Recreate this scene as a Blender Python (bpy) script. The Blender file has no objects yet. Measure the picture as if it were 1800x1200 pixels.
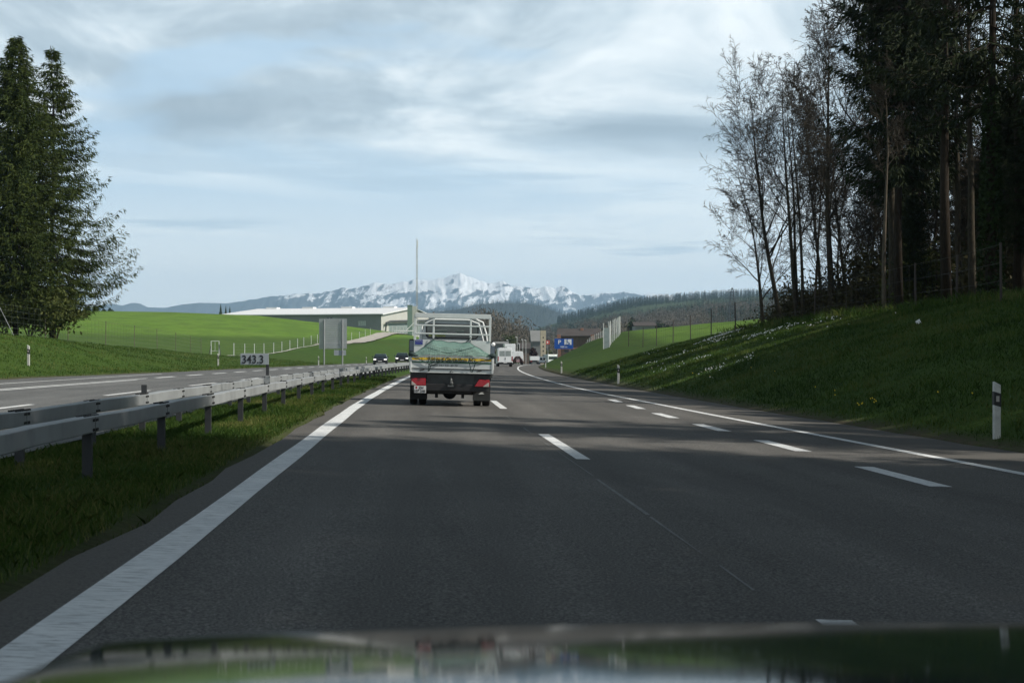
import bpy, math, random
import numpy as np
from mathutils import Vector, Matrix

C = bpy.context.scene.collection
R = math.radians
random.seed(7)
rng = np.random.default_rng(7)

# ------------------------------------------------------------------ camera, world, sun, exposure
cam_d = bpy.data.cameras.new('camera')
cam = bpy.data.objects.new('camera', cam_d)
C.objects.link(cam)
cam.location = (0, 0, 1.28)
cam.rotation_euler = (R(90), 0, 0)
cam_d.sensor_width = 36
cam_d.lens = 55.32
cam_d.shift_x = 150 / 1800
cam_d.shift_y = 26 / 1800
cam_d.dof.use_dof = True
cam_d.dof.focus_distance = 60
cam_d.dof.aperture_fstop = 6.3
cam_d.clip_start = 0.05
cam_d.clip_end = 40000
bpy.context.scene.camera = cam

sc = bpy.context.scene
sc.view_settings.view_transform = 'Standard'
sc.view_settings.look = 'None'
sc.view_settings.gamma = 1
sc.view_settings.exposure = 0.25
sc.cycles.max_bounces = 6
sc.cycles.diffuse_bounces = 3
sc.cycles.glossy_bounces = 3
sc.cycles.transparent_max_bounces = 12
sc.cycles.volume_bounces = 1

SUN_EL, SUN_AZ = R(41), R(-17)          # azimuth from +X towards +Y
sun_dir = Vector((math.cos(SUN_EL) * math.cos(SUN_AZ), math.cos(SUN_EL) * math.sin(SUN_AZ), math.sin(SUN_EL)))
sd = bpy.data.lights.new('sun', 'SUN')
sd.energy = 4.6
sd.angle = R(0.55)
sd.color = (1.0, 0.94, 0.85)
so = bpy.data.objects.new('sun', sd)
C.objects.link(so)
so.rotation_euler = sun_dir.to_track_quat('Z', 'Y').to_euler()

world = bpy.data.worlds.new('World')
sc.world = world
world.use_nodes = True
def build_world():
    nt = world.node_tree
    N, L = nt.nodes, nt.links
    N.clear()
    out = N.new('ShaderNodeOutputWorld')
    bg = N.new('ShaderNodeBackground')
    bg.inputs['Strength'].default_value = 0.1
    L.new(bg.outputs[0], out.inputs[0])
    sky = N.new('ShaderNodeTexSky')
    sky.sky_type = 'NISHITA'
    sky.sun_disc = False
    sky.sun_elevation = SUN_EL
    sky.sun_rotation = R(90) - SUN_AZ
    tc = N.new('ShaderNodeTexCoord')
    sep = N.new('ShaderNodeSeparateXYZ')
    L.new(tc.outputs['Generated'], sep.inputs[0])
    def math_(op, a, b=None, c=None):
        n = N.new('ShaderNodeMath'); n.operation = op
        for i, v in enumerate((a, b, c)):
            if v is None: continue
            if isinstance(v, (int, float)): n.inputs[i].default_value = v
            else: L.new(v, n.inputs[i])
        return n.outputs[0]
    def noise(sx, sz, scale, detail, rough, off, dist=0.0):
        m = N.new('ShaderNodeMapping')
        m.inputs['Scale'].default_value = (sx, sx, sz)
        m.inputs['Location'].default_value = off
        L.new(tc.outputs['Generated'], m.inputs[0])
        n = N.new('ShaderNodeTexNoise')
        n.inputs['Scale'].default_value = scale
        n.inputs['Detail'].default_value = detail
        n.inputs['Roughness'].default_value = rough
        n.inputs['Distortion'].default_value = dist
        L.new(m.outputs[0], n.inputs['Vector'])
        return n.outputs['Fac']
    def ramp(fac, pts):
        r = N.new('ShaderNodeValToRGB')
        e = r.color_ramp.elements
        e[0].position, e[0].color = pts[0][0], (*pts[0][1], 1)
        e[1].position, e[1].color = pts[-1][0], (*pts[-1][1], 1)
        for p, c in pts[1:-1]:
            x = e.new(p); x.color = (*c, 1)
        L.new(fac, r.inputs[0])
        return r.outputs[0]
    def mix(f, a, b, blend='MIX'):
        m = N.new('ShaderNodeMix'); m.data_type = 'RGBA'; m.blend_type = blend
        for s, v in ((m.inputs[0], f), (m.inputs[6], a), (m.inputs[7], b)):
            if isinstance(v, (int, float)): s.default_value = v
            elif isinstance(v, tuple): s.default_value = (*v, 1)
            else: L.new(v, s)
        return m.outputs[2]
    g = lambda v: (v, v, v)
    z = sep.outputs['Z']
    # thin high veil, blue gaps and thicker grey decks
    veil = ramp(noise(3.0, 16, 1.0, 7, 0.55, (3.1, 0.4, 1.2), 0.5), [(0.34, g(0)), (0.50, g(.75)), (0.62, g(1))])
    blue = (0.55, 0.71, 0.84)
    white = (0.93, 1.0, 1.015)
    veil = math_('MAXIMUM', veil, ramp(z, [(0.0, g(1)), (0.06, g(.9)), (0.11, g(0)), (1, g(0))]))
    low = mix(veil, blue, white)
    # long flat blue-grey streaks
    st = ramp(noise(3.4, 48, 1.0, 6, 0.55, (1.3, 2.2, 5.4), 0.3), [(0.55, g(0)), (0.62, g(1)), (1, g(1))])
    st_f = math_('MULTIPLY', st, ramp(z, [(0.0, g(0.25)), (0.055, g(0.85)), (0.12, g(0.75)), (0.2, g(0.3))]))
    low = mix(st_f, low, (0.52, 0.66, 0.77))
    # puffy deck, mostly higher up
    nb = noise(2.6, 10, 1.0, 8, 0.58, (0.35, 4.1, 0.9), 0.3)
    zz = math_('ADD', z, math_('MULTIPLY', math_('SUBTRACT', nb, 0.5), 0.10))
    deck = ramp(zz, [(0.112, g(0)), (0.134, g(1)), (1, g(1))])
    lumps = ramp(noise(5.6, 14, 1.0, 9, 0.6, (2.7, 1.1, 3.3), 0.5), [(0.38, (0.34, 0.43, 0.50)), (0.48, (0.45, 0.55, 0.62)), (0.55, (0.62, 0.72, 0.78)), (0.66, (0.92, 0.98, 1.0))])
    holes = ramp(noise(3.1, 13, 1.0, 4, 0.5, (5.3, 2.9, 0.2)), [(0.58, g(0)), (0.64, g(.8)), (1, g(.8))])
    lumps = mix(holes, lumps, (0.45, 0.63, 0.80))
    col = mix(math_('MULTIPLY', deck, 0.92), low, lumps)
    # overhead, out of view: an even deck darkened to cut the ambient light
    high = ramp(z, [(0.0, g(0)), (0.24, g(0)), (0.42, g(1)), (1, g(1))])
    col = mix(high, col, (0.145, 0.172, 0.195))
    x10 = mix(1.0, col, (10.0, 10.0, 10.0), 'MULTIPLY')
    fin = mix(0.94, sky.outputs[0], x10)
    L.new(fin, bg.inputs[0])
build_world()

# ------------------------------------------------------------------ materials
def S(r, g, b):
    f = lambda c: (c / 255 / 12.92) if c <= 10 else ((c / 255 + .055) / 1.055) ** 2.4
    return (f(r), f(g), f(b))

class NT:
    def __init__(s, name):
        s.m = bpy.data.materials.new(name); s.m.use_nodes = True
        s.N = s.m.node_tree.nodes; s.L = s.m.node_tree.links
        s.b = s.N['Principled BSDF']
        s.out = s.N['Material Output']
    def set(s, sock, v):
        if isinstance(v, (int, float)): sock.default_value = v
        elif isinstance(v, tuple): sock.default_value = (*v, 1) if len(v) == 3 and sock.type == 'RGBA' else v
        else: s.L.new(v, sock)
    def coord(s, kind='Object', scale=(1, 1, 1), loc=(0, 0, 0)):
        t = s.N.new('ShaderNodeTexCoord'); m = s.N.new('ShaderNodeMapping')
        m.inputs['Scale'].default_value = scale; m.inputs['Location'].default_value = loc
        s.L.new(t.outputs[kind], m.inputs[0]); return m.outputs[0]
    def noise(s, vec, scale, detail=4, rough=.55, dist=0):
        n = s.N.new('ShaderNodeTexNoise'); s.L.new(vec, n.inputs['Vector'])
        n.inputs['Scale'].default_value = scale; n.inputs['Detail'].default_value = detail
        n.inputs['Roughness'].default_value = rough; n.inputs['Distortion'].default_value = dist
        return n.outputs['Fac']
    def voro(s, vec, scale):
        n = s.N.new('ShaderNodeTexVoronoi'); s.L.new(vec, n.inputs['Vector'])
        n.inputs['Scale'].default_value = scale
        return n
    def ramp(s, fac, pts):
        r = s.N.new('ShaderNodeValToRGB'); e = r.color_ramp.elements
        fx = lambda c: (c, c, c) if isinstance(c, (int, float)) else c
        e[0].position, e[0].color = pts[0][0], (*fx(pts[0][1]), 1)
        e[1].position, e[1].color = pts[-1][0], (*fx(pts[-1][1]), 1)
        for p, c in pts[1:-1]:
            x = e.new(p); x.color = (*fx(c), 1)
        s.L.new(fac, r.inputs[0]); return r.outputs[0]
    def mix(s, f, a, b, blend='MIX'):
        m = s.N.new('ShaderNodeMix'); m.data_type = 'RGBA'; m.blend_type = blend
        for k, v in ((0, f), (6, a), (7, b)): s.set(m.inputs[k], v)
        return m.outputs[2]
    def math(s, op, a, b=0.0):
        m = s.N.new('ShaderNodeMath'); m.operation = op
        s.set(m.inputs[0], a); s.set(m.inputs[1], b); return m.outputs[0]
    def attr(s, name):
        a = s.N.new('ShaderNodeAttribute'); a.attribute_name = name; return a.outputs['Fac']
    def bump(s, h, strength=.3, dist=.02):
        b = s.N.new('ShaderNodeBump'); b.inputs['Strength'].default_value = strength
        b.inputs['Distance'].default_value = dist
        s.L.new(h, b.inputs['Height']); s.L.new(b.outputs[0], s.b.inputs['Normal'])
    def fin(s, col, rough=.7, metal=0.0, spec=None):
        s.set(s.b.inputs['Base Color'], col); s.set(s.b.inputs['Roughness'], rough)
        s.b.inputs['Metallic'].default_value = metal
        if spec is not None: s.b.inputs['Specular IOR Level'].default_value = spec
        return s.m

MATS = {}
def pm(name, col, rough=.6, metal=0.0, var=.25, scale=3.0, spec=None, dirt=0.0, bump=0.0):
    if name in MATS: return MATS[name]
    t = NT(name)
    v = t.coord()
    n = t.noise(v, scale, 5)
    c = t.mix(t.ramp(n, [(.3, 0.0), (.7, 1.0)]), tuple(x * (1 - var) for x in col), tuple(min(1, x * (1 + var)) for x in col))
    if dirt:
        d = t.ramp(t.noise(v, scale * 2.3, 6, .65), [(.5, 0.0), (.75, dirt)])
        c = t.mix(d, c, tuple(x * .35 for x in col))
    if bump: t.bump(t.noise(v, scale * 12, 3), bump, .01)
    MATS[name] = t.fin(c, rough, metal, spec)
    return MATS[name]

def asphalt(name, light):
    t = NT(name)
    v = t.coord()
    st = t.coord(scale=(1, .06, 1))
    base = t.ramp(t.noise(v, .35, 5), [(.3, tuple(.88 * x for x in light)), (.7, tuple(1.1 * x for x in light))])
    lanes = t.ramp(t.noise(st, 1.3, 4), [(.35, .82), (.65, 1.14)])
    c = t.mix(1.0, base, lanes, 'MULTIPLY')
    sp = t.ramp(t.noise(v, 55, 3, .8), [(.36, .22), (.52, 1.0), (.66, 2.1)])
    c = t.mix(1.0, c, sp, 'MULTIPLY')
    vo = t.voro(v, 38)
    chips = t.ramp(vo.outputs['Distance'], [(.0, 1.0), (.16, 1.0), (.22, 0.0)])
    pick = t.ramp(t.noise(v, 21, 1), [(.60, 0.0), (.66, 1.0)])
    c = t.mix(t.math('MULTIPLY', chips, pick), c, (.26, .26, .25))
    trk = t.ramp(t.math('MULTIPLY', t.attr('track'), t.ramp(t.noise(st, .8, 5), [(.3, .4), (.7, 1.0)])), [(0, 1.0), (1, 1.22)])
    c = t.mix(1.0, c, trk, 'MULTIPLY')
    pat = t.ramp(t.noise(t.coord(scale=(1, .12, 1), loc=(4, 2, 0)), .5, 7, .65, .8), [(.52, 0.0), (.66, .4)])
    c = t.mix(pat, c, tuple(x * .62 for x in light))
    sh = t.attr('shoulder')
    c = t.mix(t.math('MULTIPLY', sh, .8), c, t.mix(sp, (.05, .047, .042), (.098, .092, .082)))
    t.bump(t.noise(v, 60, 3, .8), .35, .008)
    return t.fin(c, .86, 0, .25)
M_ASPH = asphalt('asphalt', (.094, .090, .083))
M_ASPH2 = asphalt('pale_asphalt', (.115, .118, .116))

def paint_mat():
    t = NT('road_paint')
    v = t.coord(); st = t.coord(scale=(.35, 2.2, 1))
    n = t.noise(st, 16, 5, .7)
    wear = t.ramp(n, [(.50, 0.0), (.64, .9)])
    c = t.mix(t.ramp(t.noise(v, 1.2, 4), [(.3, 0.0), (.7, 1.0)]), (.58, .60, .60), (.74, .75, .74))
    c = t.mix(wear, c, (.22, .225, .225))
    return t.fin(c, .7)
M_PAINT = paint_mat()

def ground_mat():
    t = NT('grass_ground')
    v = t.coord()
    n1 = t.noise(v, .045, 5); n2 = t.noise(v, .6, 5, .6); n3 = t.noise(t.coord(scale=(1, 1, 1)), 9, 4, .7)
    bank = t.mix(t.ramp(n2, [(.3, 0.0), (.7, 1.0)]), (.030, .064, .010), (.052, .098, .014))
    bank = t.mix(t.ramp(n1, [(.35, 0.0), (.7, .6)]), bank, (.048, .074, .013))
    field = t.mix(t.ramp(n1, [(.3, 0.0), (.7, 1.0)]), (.098, .180, .024), (.128, .215, .032))
    fr = t.noise(t.coord(scale=(.05, .6, 1)), 1.0, 5)
    field = t.mix(t.ramp(fr, [(.4, 0.0), (.65, .4)]), field, (.075, .160, .020))
    field = t.mix(t.ramp(t.noise(t.coord(scale=(.22, .05, 1)), 1.0, 6, .65, .4), [(.42, 0.0), (.60, .8)]), field, (.075, .135, .022))
    field = t.mix(t.ramp(t.noise(v, .22, 6, .7), [(.5, 0.0), (.75, .45)]), field, (.15, .20, .05))
    mead = t.mix(t.ramp(t.noise(v, .25, 6, .7), [(.3, 0.0), (.7, 1.0)]), (.040, .082, .014), (.078, .125, .026))
    c = t.mix(t.attr('field'), bank, field)
    c = t.mix(t.attr('meadow'), c, mead)
    fine = t.ramp(n3, [(.25, .55), (.75, 1.4)])
    c = t.mix(.8, c, t.mix(1.0, c, fine, 'MULTIPLY'))
    soil = t.math('MULTIPLY', t.attr('soil'), t.ramp(t.noise(v, 2.5, 6, .7), [(.3, .35), (.6, 1.0)]))
    c = t.mix(soil, c, t.mix(n3, (.035, .028, .019), (.12, .098, .068)))
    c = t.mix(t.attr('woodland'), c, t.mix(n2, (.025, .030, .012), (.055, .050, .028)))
    far = t.mix(t.noise(v, .008, 5, .6), (.030, .052, .016), (.062, .078, .032))
    c = t.mix(t.attr('far'), c, far)
    t.bump(t.noise(v, 14, 4, .7), .7, .06)
    return t.fin(c, .95, 0, .1)
M_GROUND = ground_mat()

def grass_blade_mat(name, a, b, d):
    t = NT(name)
    at = t.attr('tone')
    c = t.ramp(at, [(0, a), (.6, b), (1, d)])
    m = t.fin(c, .7, 0, .2)
    tr = t.N.new('ShaderNodeBsdfTranslucent'); t.L.new(c, tr.inputs[0])
    mx = t.N.new('ShaderNodeMixShader'); mx.inputs[0].default_value = .3
    t.L.new(t.b.outputs[0], mx.inputs[1]); t.L.new(tr.outputs[0], mx.inputs[2]); t.L.new(mx.outputs[0], t.out.inputs[0])
    return m
M_BLADE = grass_blade_mat('grass_blade', (.028, .062, .009), (.058, .108, .015), (.17, .17, .055))

def leaf_mat(name, a, b, transl=.15, scale=.9):
    t = NT(name)
    n = t.noise(t.coord(), scale, 5, .65)
    c = t.mix(t.ramp(n, [(.3, 0.0), (.7, 1.0)]), a, b)
    m = t.fin(c, .75, 0, .15)
    if transl:
        tr = t.N.new('ShaderNodeBsdfTranslucent'); t.L.new(c, tr.inputs[0])
        mx = t.N.new('ShaderNodeMixShader'); mx.inputs[0].default_value = transl
        t.L.new(t.b.outputs[0], mx.inputs[1]); t.L.new(tr.outputs[0], mx.inputs[2]); t.L.new(mx.outputs[0], t.out.inputs[0])
    return m
M_SPRUCE = leaf_mat('spruce_needles', (.022, .042, .010), (.066, .084, .018), .2)
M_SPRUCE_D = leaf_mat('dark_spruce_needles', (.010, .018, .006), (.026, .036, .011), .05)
M_BUSH = leaf_mat('bush_leaves', (.040, .060, .014), (.095, .105, .030), .2, 1.4)
M_BRUSH = leaf_mat('brushwood_twigs', (.032, .036, .014), (.075, .065, .032), .1, 1.2)
M_IVY = leaf_mat('ivy_leaves', (.012, .024, .007), (.03, .05, .014), .1, 2)
M_WOODB = leaf_mat('bare_wood_twigs', (.075, .066, .052), (.145, .122, .094), 0, .02)
M_WOODC = leaf_mat('conifer_wood_needles', (.014, .027, .014), (.030, .046, .020), 0, .02)

def bark(name, a, b):
    t = NT(name)
    v = t.coord(scale=(1, 1, .25))
    n = t.noise(v, 14, 5, .7)
    t.bump(n, .5, .02)
    return t.fin(t.mix(t.ramp(n, [(.3, 0.0), (.7, 1.0)]), a, b), .95, 0, .1)
M_BARK = bark('grey_bark', (.024, .021, .016), (.075, .066, .048))
M_TWIG = bark('twig_bark', (.030, .027, .021), (.072, .063, .049))
M_BARKS = bark('spruce_bark', (.018, .015, .011), (.045, .036, .027))
M_BARKP = bark('pale_bark', (.065, .056, .044), (.14, .12, .09))

M_GALV = pm('galvanised_steel', (.27, .285, .29), .55, .1, .18, .9, dirt=.4)
M_POSTST = pm('weathered_post_steel', (.045, .048, .052), .6, .3, .25, 3)
M_BOLT = pm('dark_bolt', (.02, .02, .02), .6, .3)
M_WHITE = pm('white_paint', (.74, .75, .74), .35, 0, .04, 2)
M_WVAN = pm('white_bodywork', (.88, .90, .90), .25, 0, .03, 1, .5)
M_ALU = pm('pale_grey_panel', (.62, .65, .64), .4, .1, .08, 1.5, dirt=.12)
M_CABGR = pm('silver_grey_paint', (.42, .45, .46), .35, .2, .05, 1)
M_BLACK = pm('black_plastic', (.014, .014, .015), .55, 0, .3, 4)
M_CHASS = pm('chassis_grey', (.055, .06, .06), .6, .1, .3, 4)
M_RUBBER = pm('tyre_rubber', (.014, .014, .015), .85, 0, .3, 8)
M_RIM = pm('wheel_steel', (.25, .25, .26), .45, .6, .1, 4)
M_GLASS = pm('dark_window_glass', (.018, .028, .030), .08, 0, .3, .8, .6)
M_GLASS2 = pm('cab_window_glass', (.035, .05, .048), .1, 0, .5, 2.2, .6)
M_RED = pm('red_lamp', (.33, .008, .018), .2, 0, .15, 8, .6)
M_LENS = pm('clear_lamp', (.42, .39, .36), .15, 0, .1, 8, .6)
M_YEL = pm('yellow_stripe', (.72, .47, .02), .45, 0, .05, 2)
M_GRN = pm('green_stripe', (.012, .085, .035), .45, 0, .05, 2)
M_INK = pm('dark_lettering', (.018, .03, .025), .5, 0, .1, 4)
M_BLKSGN = pm('black_lettering', (.012, .014, .018), .5, 0, .1, 4)
M_GREYINK = pm('grey_lettering', (.10, .11, .11), .5, 0, .1, 4)
M_BLUE = pm('blue_sign', (.008, .075, .36), .35, 0, .05, 1)
M_BLUEST = pm('blue_sticker', (.035, .05, .26), .4, 0, .05, 3)
M_SIGNGR = pm('grey_sign', (.30, .335, .36), .45, .1, .06, 3)
M_DKCAR = pm('dark_blue_paint', (.022, .026, .034), .25, .2, .1, 1, .6)
M_BLKCAR = pm('black_paint', (.012, .013, .016), .22, .1, .1, 1, .6)
M_TEAL = pm('teal_cloth', (.16, .30, .26), .8, 0, .12, 3)
M_CORD = pm('dark_cord', (.02, .04, .04), .8, 0, .1, 4)
M_PLATE = pm('plate_white', (.62, .62, .62), .4, 0, .05, 4)
M_WALLGR = pm('grey_cladding', (.19, .20, .20), .6, 0, .06, .2)
M_WALLWH = pm('pale_wall_tone', (.46, .46, .42), .6, 0, .05, .2)
M_ROOFW = pm('white_roof_sheet', (.72, .73, .73), .5, 0, .04, .1)
M_GREENBOX = pm('grey_green_cladding', (.16, .23, .19), .6, 0, .06, .5)
M_BEIGE = pm('beige_concrete', (.48, .42, .31), .85, 0, .12, .8, dirt=.2)
M_SHINGLE = pm('grey_shingle', (.18, .185, .18), .85, 0, .12, .8)
M_ROOFBR = pm('brown_roof_tile', (.055, .046, .043), .85, 0, .2, .6)
M_BRICK = pm('orange_brick', (.29, .15, .10), .85, 0, .2, .8)
M_TIMBER = pm('brown_timber', (.12, .085, .062), .85, 0, .25, 1)
M_REDSGN = pm('red_board', (.55, .07, .05), .5, 0, .1, 1)
M_BRUSHLD = pm('dark_red_load', (.035, .014, .012), .9, 0, .4, 6)
M_GRAVEL = pm('gravel', (.33, .31, .27), .95, 0, .15, .6, bump=.3)
M_CONC = pm('concrete', (.40, .39, .35), .9, 0, .15, .8)
M_WOODPOST = pm('weathered_wood', (.13, .115, .09), .9, 0, .25, 4)
M_DARKPOST = pm('dark_fence_post', (.06, .05, .045), .9, 0, .25, 4)
M_PALEPOST = pm('pale_fence_post', (.55, .57, .56), .6, .2, .1, 4)
M_WIRE = pm('fence_wire', (.16, .18, .15), .6, .5, .2, 4)
M_PANELGL = pm('grey_mesh_panel', (.26, .31, .31), .5, .2, .2, 2)
M_PETAL = pm('white_petals', (.80, .80, .76), .7, 0, .05, 3)
M_PETALY = pm('yellow_petals', (.75, .55, .02), .7, 0, .05, 3)
M_ORANGE = pm('orange_reflector', (.75, .16, .03), .3, 0, .05, 6)
M_PAPER = pm('litter_paper', (.8, .8, .78), .8, 0, .05, 6)
def bonnet_mat():
    t = NT('bonnet_paint')
    n = t.noise(t.coord(), 300, 2)
    m = t.fin(t.mix(n, (.016, .026, .028), (.022, .034, .036)), .06, 0, .17)
    return m
M_BONNET = bonnet_mat()
def lamp_mat():
    t = NT('lit_headlamp')
    t.b.inputs['Emission Color'].default_value = (1, .97, .9, 1); t.b.inputs['Emission Strength'].default_value = 1.1
    return t.fin((.8, .8, .78), .2)
M_HEADL = lamp_mat()

# ------------------------------------------------------------------ mesh builder
class MB:
    def __init__(s): s.v, s.f, s.m, s.cur = [], [], [], 0
    def add(s, vs, fs):
        o = len(s.v); s.v.extend([tuple(p) for p in vs])
        for f in fs: s.f.append(tuple(i + o for i in f)); s.m.append(s.cur)
        return s
    def box(s, x0, x1, y0, y1, z0, z1, mat=None):
        vs = [(x, y, z) for z in (z0, z1) for y in (y0, y1) for x in (x0, x1)]
        if mat is not None: vs = [mat @ Vector(p) for p in vs]
        return s.add(vs, [(0, 2, 3, 1), (4, 5, 7, 6), (0, 1, 5, 4), (2, 6, 7, 3), (0, 4, 6, 2), (1, 3, 7, 5)])
    def tube(s, pts, rad, n=6, cap=True):
        pts = [Vector(p) for p in pts]; k = len(pts)
        if isinstance(rad, (int, float)): rad = [rad] * k
        vs = []
        for i, p in enumerate(pts):
            d = (pts[min(i + 1, k - 1)] - pts[max(i - 1, 0)])
            d = d.normalized() if d.length > 1e-9 else Vector((0, 0, 1))
            a = d.cross(Vector((0, 0, 1)) if abs(d.z) < .92 else Vector((1, 0, 0))).normalized(); b = d.cross(a)
            for j in range(n):
                t = 2 * math.pi * j / n
                vs.append(p + (a * math.cos(t) + b * math.sin(t)) * rad[i])
        fs = []
        for i in range(k - 1):
            for j in range(n):
                j2 = (j + 1) % n
                fs.append((i * n + j, (i + 1) * n + j, (i + 1) * n + j2, i * n + j2))
        if cap and n > 2:
            fs.append(tuple(range(n))); fs.append(tuple((k - 1) * n + j for j in reversed(range(n))))
        return s.add(vs, fs)
    def prism(s, poly, a, b, axis='x'):
        # poly of (u, w): axis x -> (y, z); axis y -> (x, z); axis z -> (x, y)
        n = len(poly)
        mk = {'x': lambda t, p: (t, p[0], p[1]), 'y': lambda t, p: (p[0], t, p[1]), 'z': lambda t, p: (p[0], p[1], t)}[axis]
        vs = [mk(a, p) for p in poly] + [mk(b, p) for p in poly]
        fs = [tuple(range(n)), tuple(reversed(range(n, 2 * n)))]
        fs += [(i, n + i, n + (i + 1) % n, (i + 1) % n) for i in range(n)]
        return s.add(vs, fs)
    def sphere(s, c, r, nu=12, nv=8, sx=1, sy=1, sz=1):
        vs, fs = [], []
        for i in range(nv + 1):
            t = math.pi * i / nv
            for j in range(nu):
                p = 2 * math.pi * j / nu
                vs.append((c[0] + r * sx * math.sin(t) * math.cos(p), c[1] + r * sy * math.sin(t) * math.sin(p), c[2] + r * sz * math.cos(t)))
        for i in range(nv):
            for j in range(nu):
                fs.append((i * nu + j, (i + 1) * nu + j, (i + 1) * nu + (j + 1) % nu, i * nu + (j + 1) % nu))
        return s.add(vs, fs)
    def build(s, name, mats, parent=None, smooth=False, bevel=0.0, loc=None):
        me = bpy.data.meshes.new(name)
        me.from_pydata(s.v, [], s.f)
        if not isinstance(mats, (list, tuple)): mats = [mats]
        for m in mats: me.materials.append(m)
        if len(mats) > 1: me.polygons.foreach_set('material_index', s.m)
        if smooth: me.polygons.foreach_set('use_smooth', [True] * len(me.polygons))
        me.update()
        o = bpy.data.objects.new(name, me); C.objects.link(o)
        if parent: o.parent = parent
        if loc: o.location = loc
        if bevel:
            b = o.modifiers.new('bevel', 'BEVEL'); b.width = bevel; b.segments = 2; b.limit_method = 'ANGLE'
        return o

def np_mesh(name, verts, faces, mat, attrs=None, smooth=False, parent=None):
    """verts (n,3); faces (m,k) of one size k"""
    me = bpy.data.meshes.new(name)
    verts = np.asarray(verts, np.float32); faces = np.asarray(faces, np.int32)
    m, k = faces.shape
    me.vertices.add(len(verts)); me.vertices.foreach_set('co', verts.ravel())
    me.loops.add(m * k); me.loops.foreach_set('vertex_index', faces.ravel())
    me.polygons.add(m); me.polygons.foreach_set('loop_start', np.arange(0, m * k, k, dtype=np.int32))
    if smooth: me.polygons.foreach_set('use_smooth', np.ones(m, bool))
    for an, av in (attrs or {}).items():
        a = me.attributes.new(an, 'FLOAT', 'POINT'); a.data.foreach_set('value', np.asarray(av, np.float32))
    me.materials.append(mat); me.update(calc_edges=True); me.validate()
    o = bpy.data.objects.new(name, me); C.objects.link(o)
    if parent: o.parent = parent
    return o

def tag(o, label=None, cat=None, group=None, kind=None):
    if label: o['label'] = label
    if cat: o['category'] = cat
    if group: o['group'] = group
    if kind: o['kind'] = kind
    return o
def thing(name, label, cat, loc=(0, 0, 0), rz=0.0, group=None):
    o = bpy.data.objects.new(name, None); C.objects.link(o)
    o.location = loc; o.rotation_euler = (0, 0, rz); o.empty_display_size = .2
    return tag(o, label, cat, group)
def dup(root, loc, rz=0.0, label=None, group=None, scale=None):
    r = root.copy(); C.objects.link(r); r.location = loc; r.rotation_euler = (0, 0, rz)
    if label: r['label'] = label
    if group: r['group'] = group
    if scale: r.scale = scale
    for ch in list(root.children):
        c = ch.copy(); C.objects.link(c); c.parent = r
        for g in ch.children:
            d = g.copy(); C.objects.link(d); d.parent = c
    return r
def text(name, body, mat, parent, x0, x1, z0, z1, y, depth=.004):
    cu = bpy.data.curves.new(name, 'FONT'); cu.body = body; cu.extrude = .02; cu.offset = .016
    o = bpy.data.objects.new(name, cu); C.objects.link(o)
    dg = bpy.context.evaluated_depsgraph_get()
    me = bpy.data.meshes.new_from_object(o.evaluated_get(dg))
    bpy.data.objects.remove(o)
    co = np.empty(len(me.vertices) * 3, np.float32); me.vertices.foreach_get('co', co); co = co.reshape(-1, 3)
    mn, mx = co.min(0), co.max(0)
    u = (co - mn) / np.maximum(mx - mn, 1e-6)
    out = np.stack([x0 + u[:, 0] * (x1 - x0), y - u[:, 2] * depth, z0 + u[:, 1] * (z1 - z0)], 1)
    me.vertices.foreach_set('co', out.astype(np.float32).ravel()); me.update()
    me.materials.clear(); me.materials.append(mat)
    ob = bpy.data.objects.new(name, me); C.objects.link(ob); ob.parent = parent
    return ob

# ------------------------------------------------------------------ road alignment and terrain
def cx(Y):
    Y = np.asarray(Y, float)
    a = np.clip(Y, 40, 450) - 40
    return a * a / 5400 + np.maximum(Y - 450, 0).clip(0, 250) * .152 - .10 * np.exp(-((Y - 40) / 18) ** 2)
def drop(Y):
    return -np.clip(np.asarray(Y, float) - 200, 0, 900) ** 2 * 1.5e-5
EDGE_R = 9.7
def edge_l(Y): return np.interp(Y, [-30, 70, 95, 150, 900], [-17, -17, -15.9, -15.3, -15.2])
def zroad(s, Y):
    s = np.asarray(s, float)
    z = np.where(s > -2.2, -.025 * (s + 1.67), 0.0)
    z = np.where(s < -5.4, .03 * (-s - 5.4), z)
    return z + drop(Y)

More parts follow.
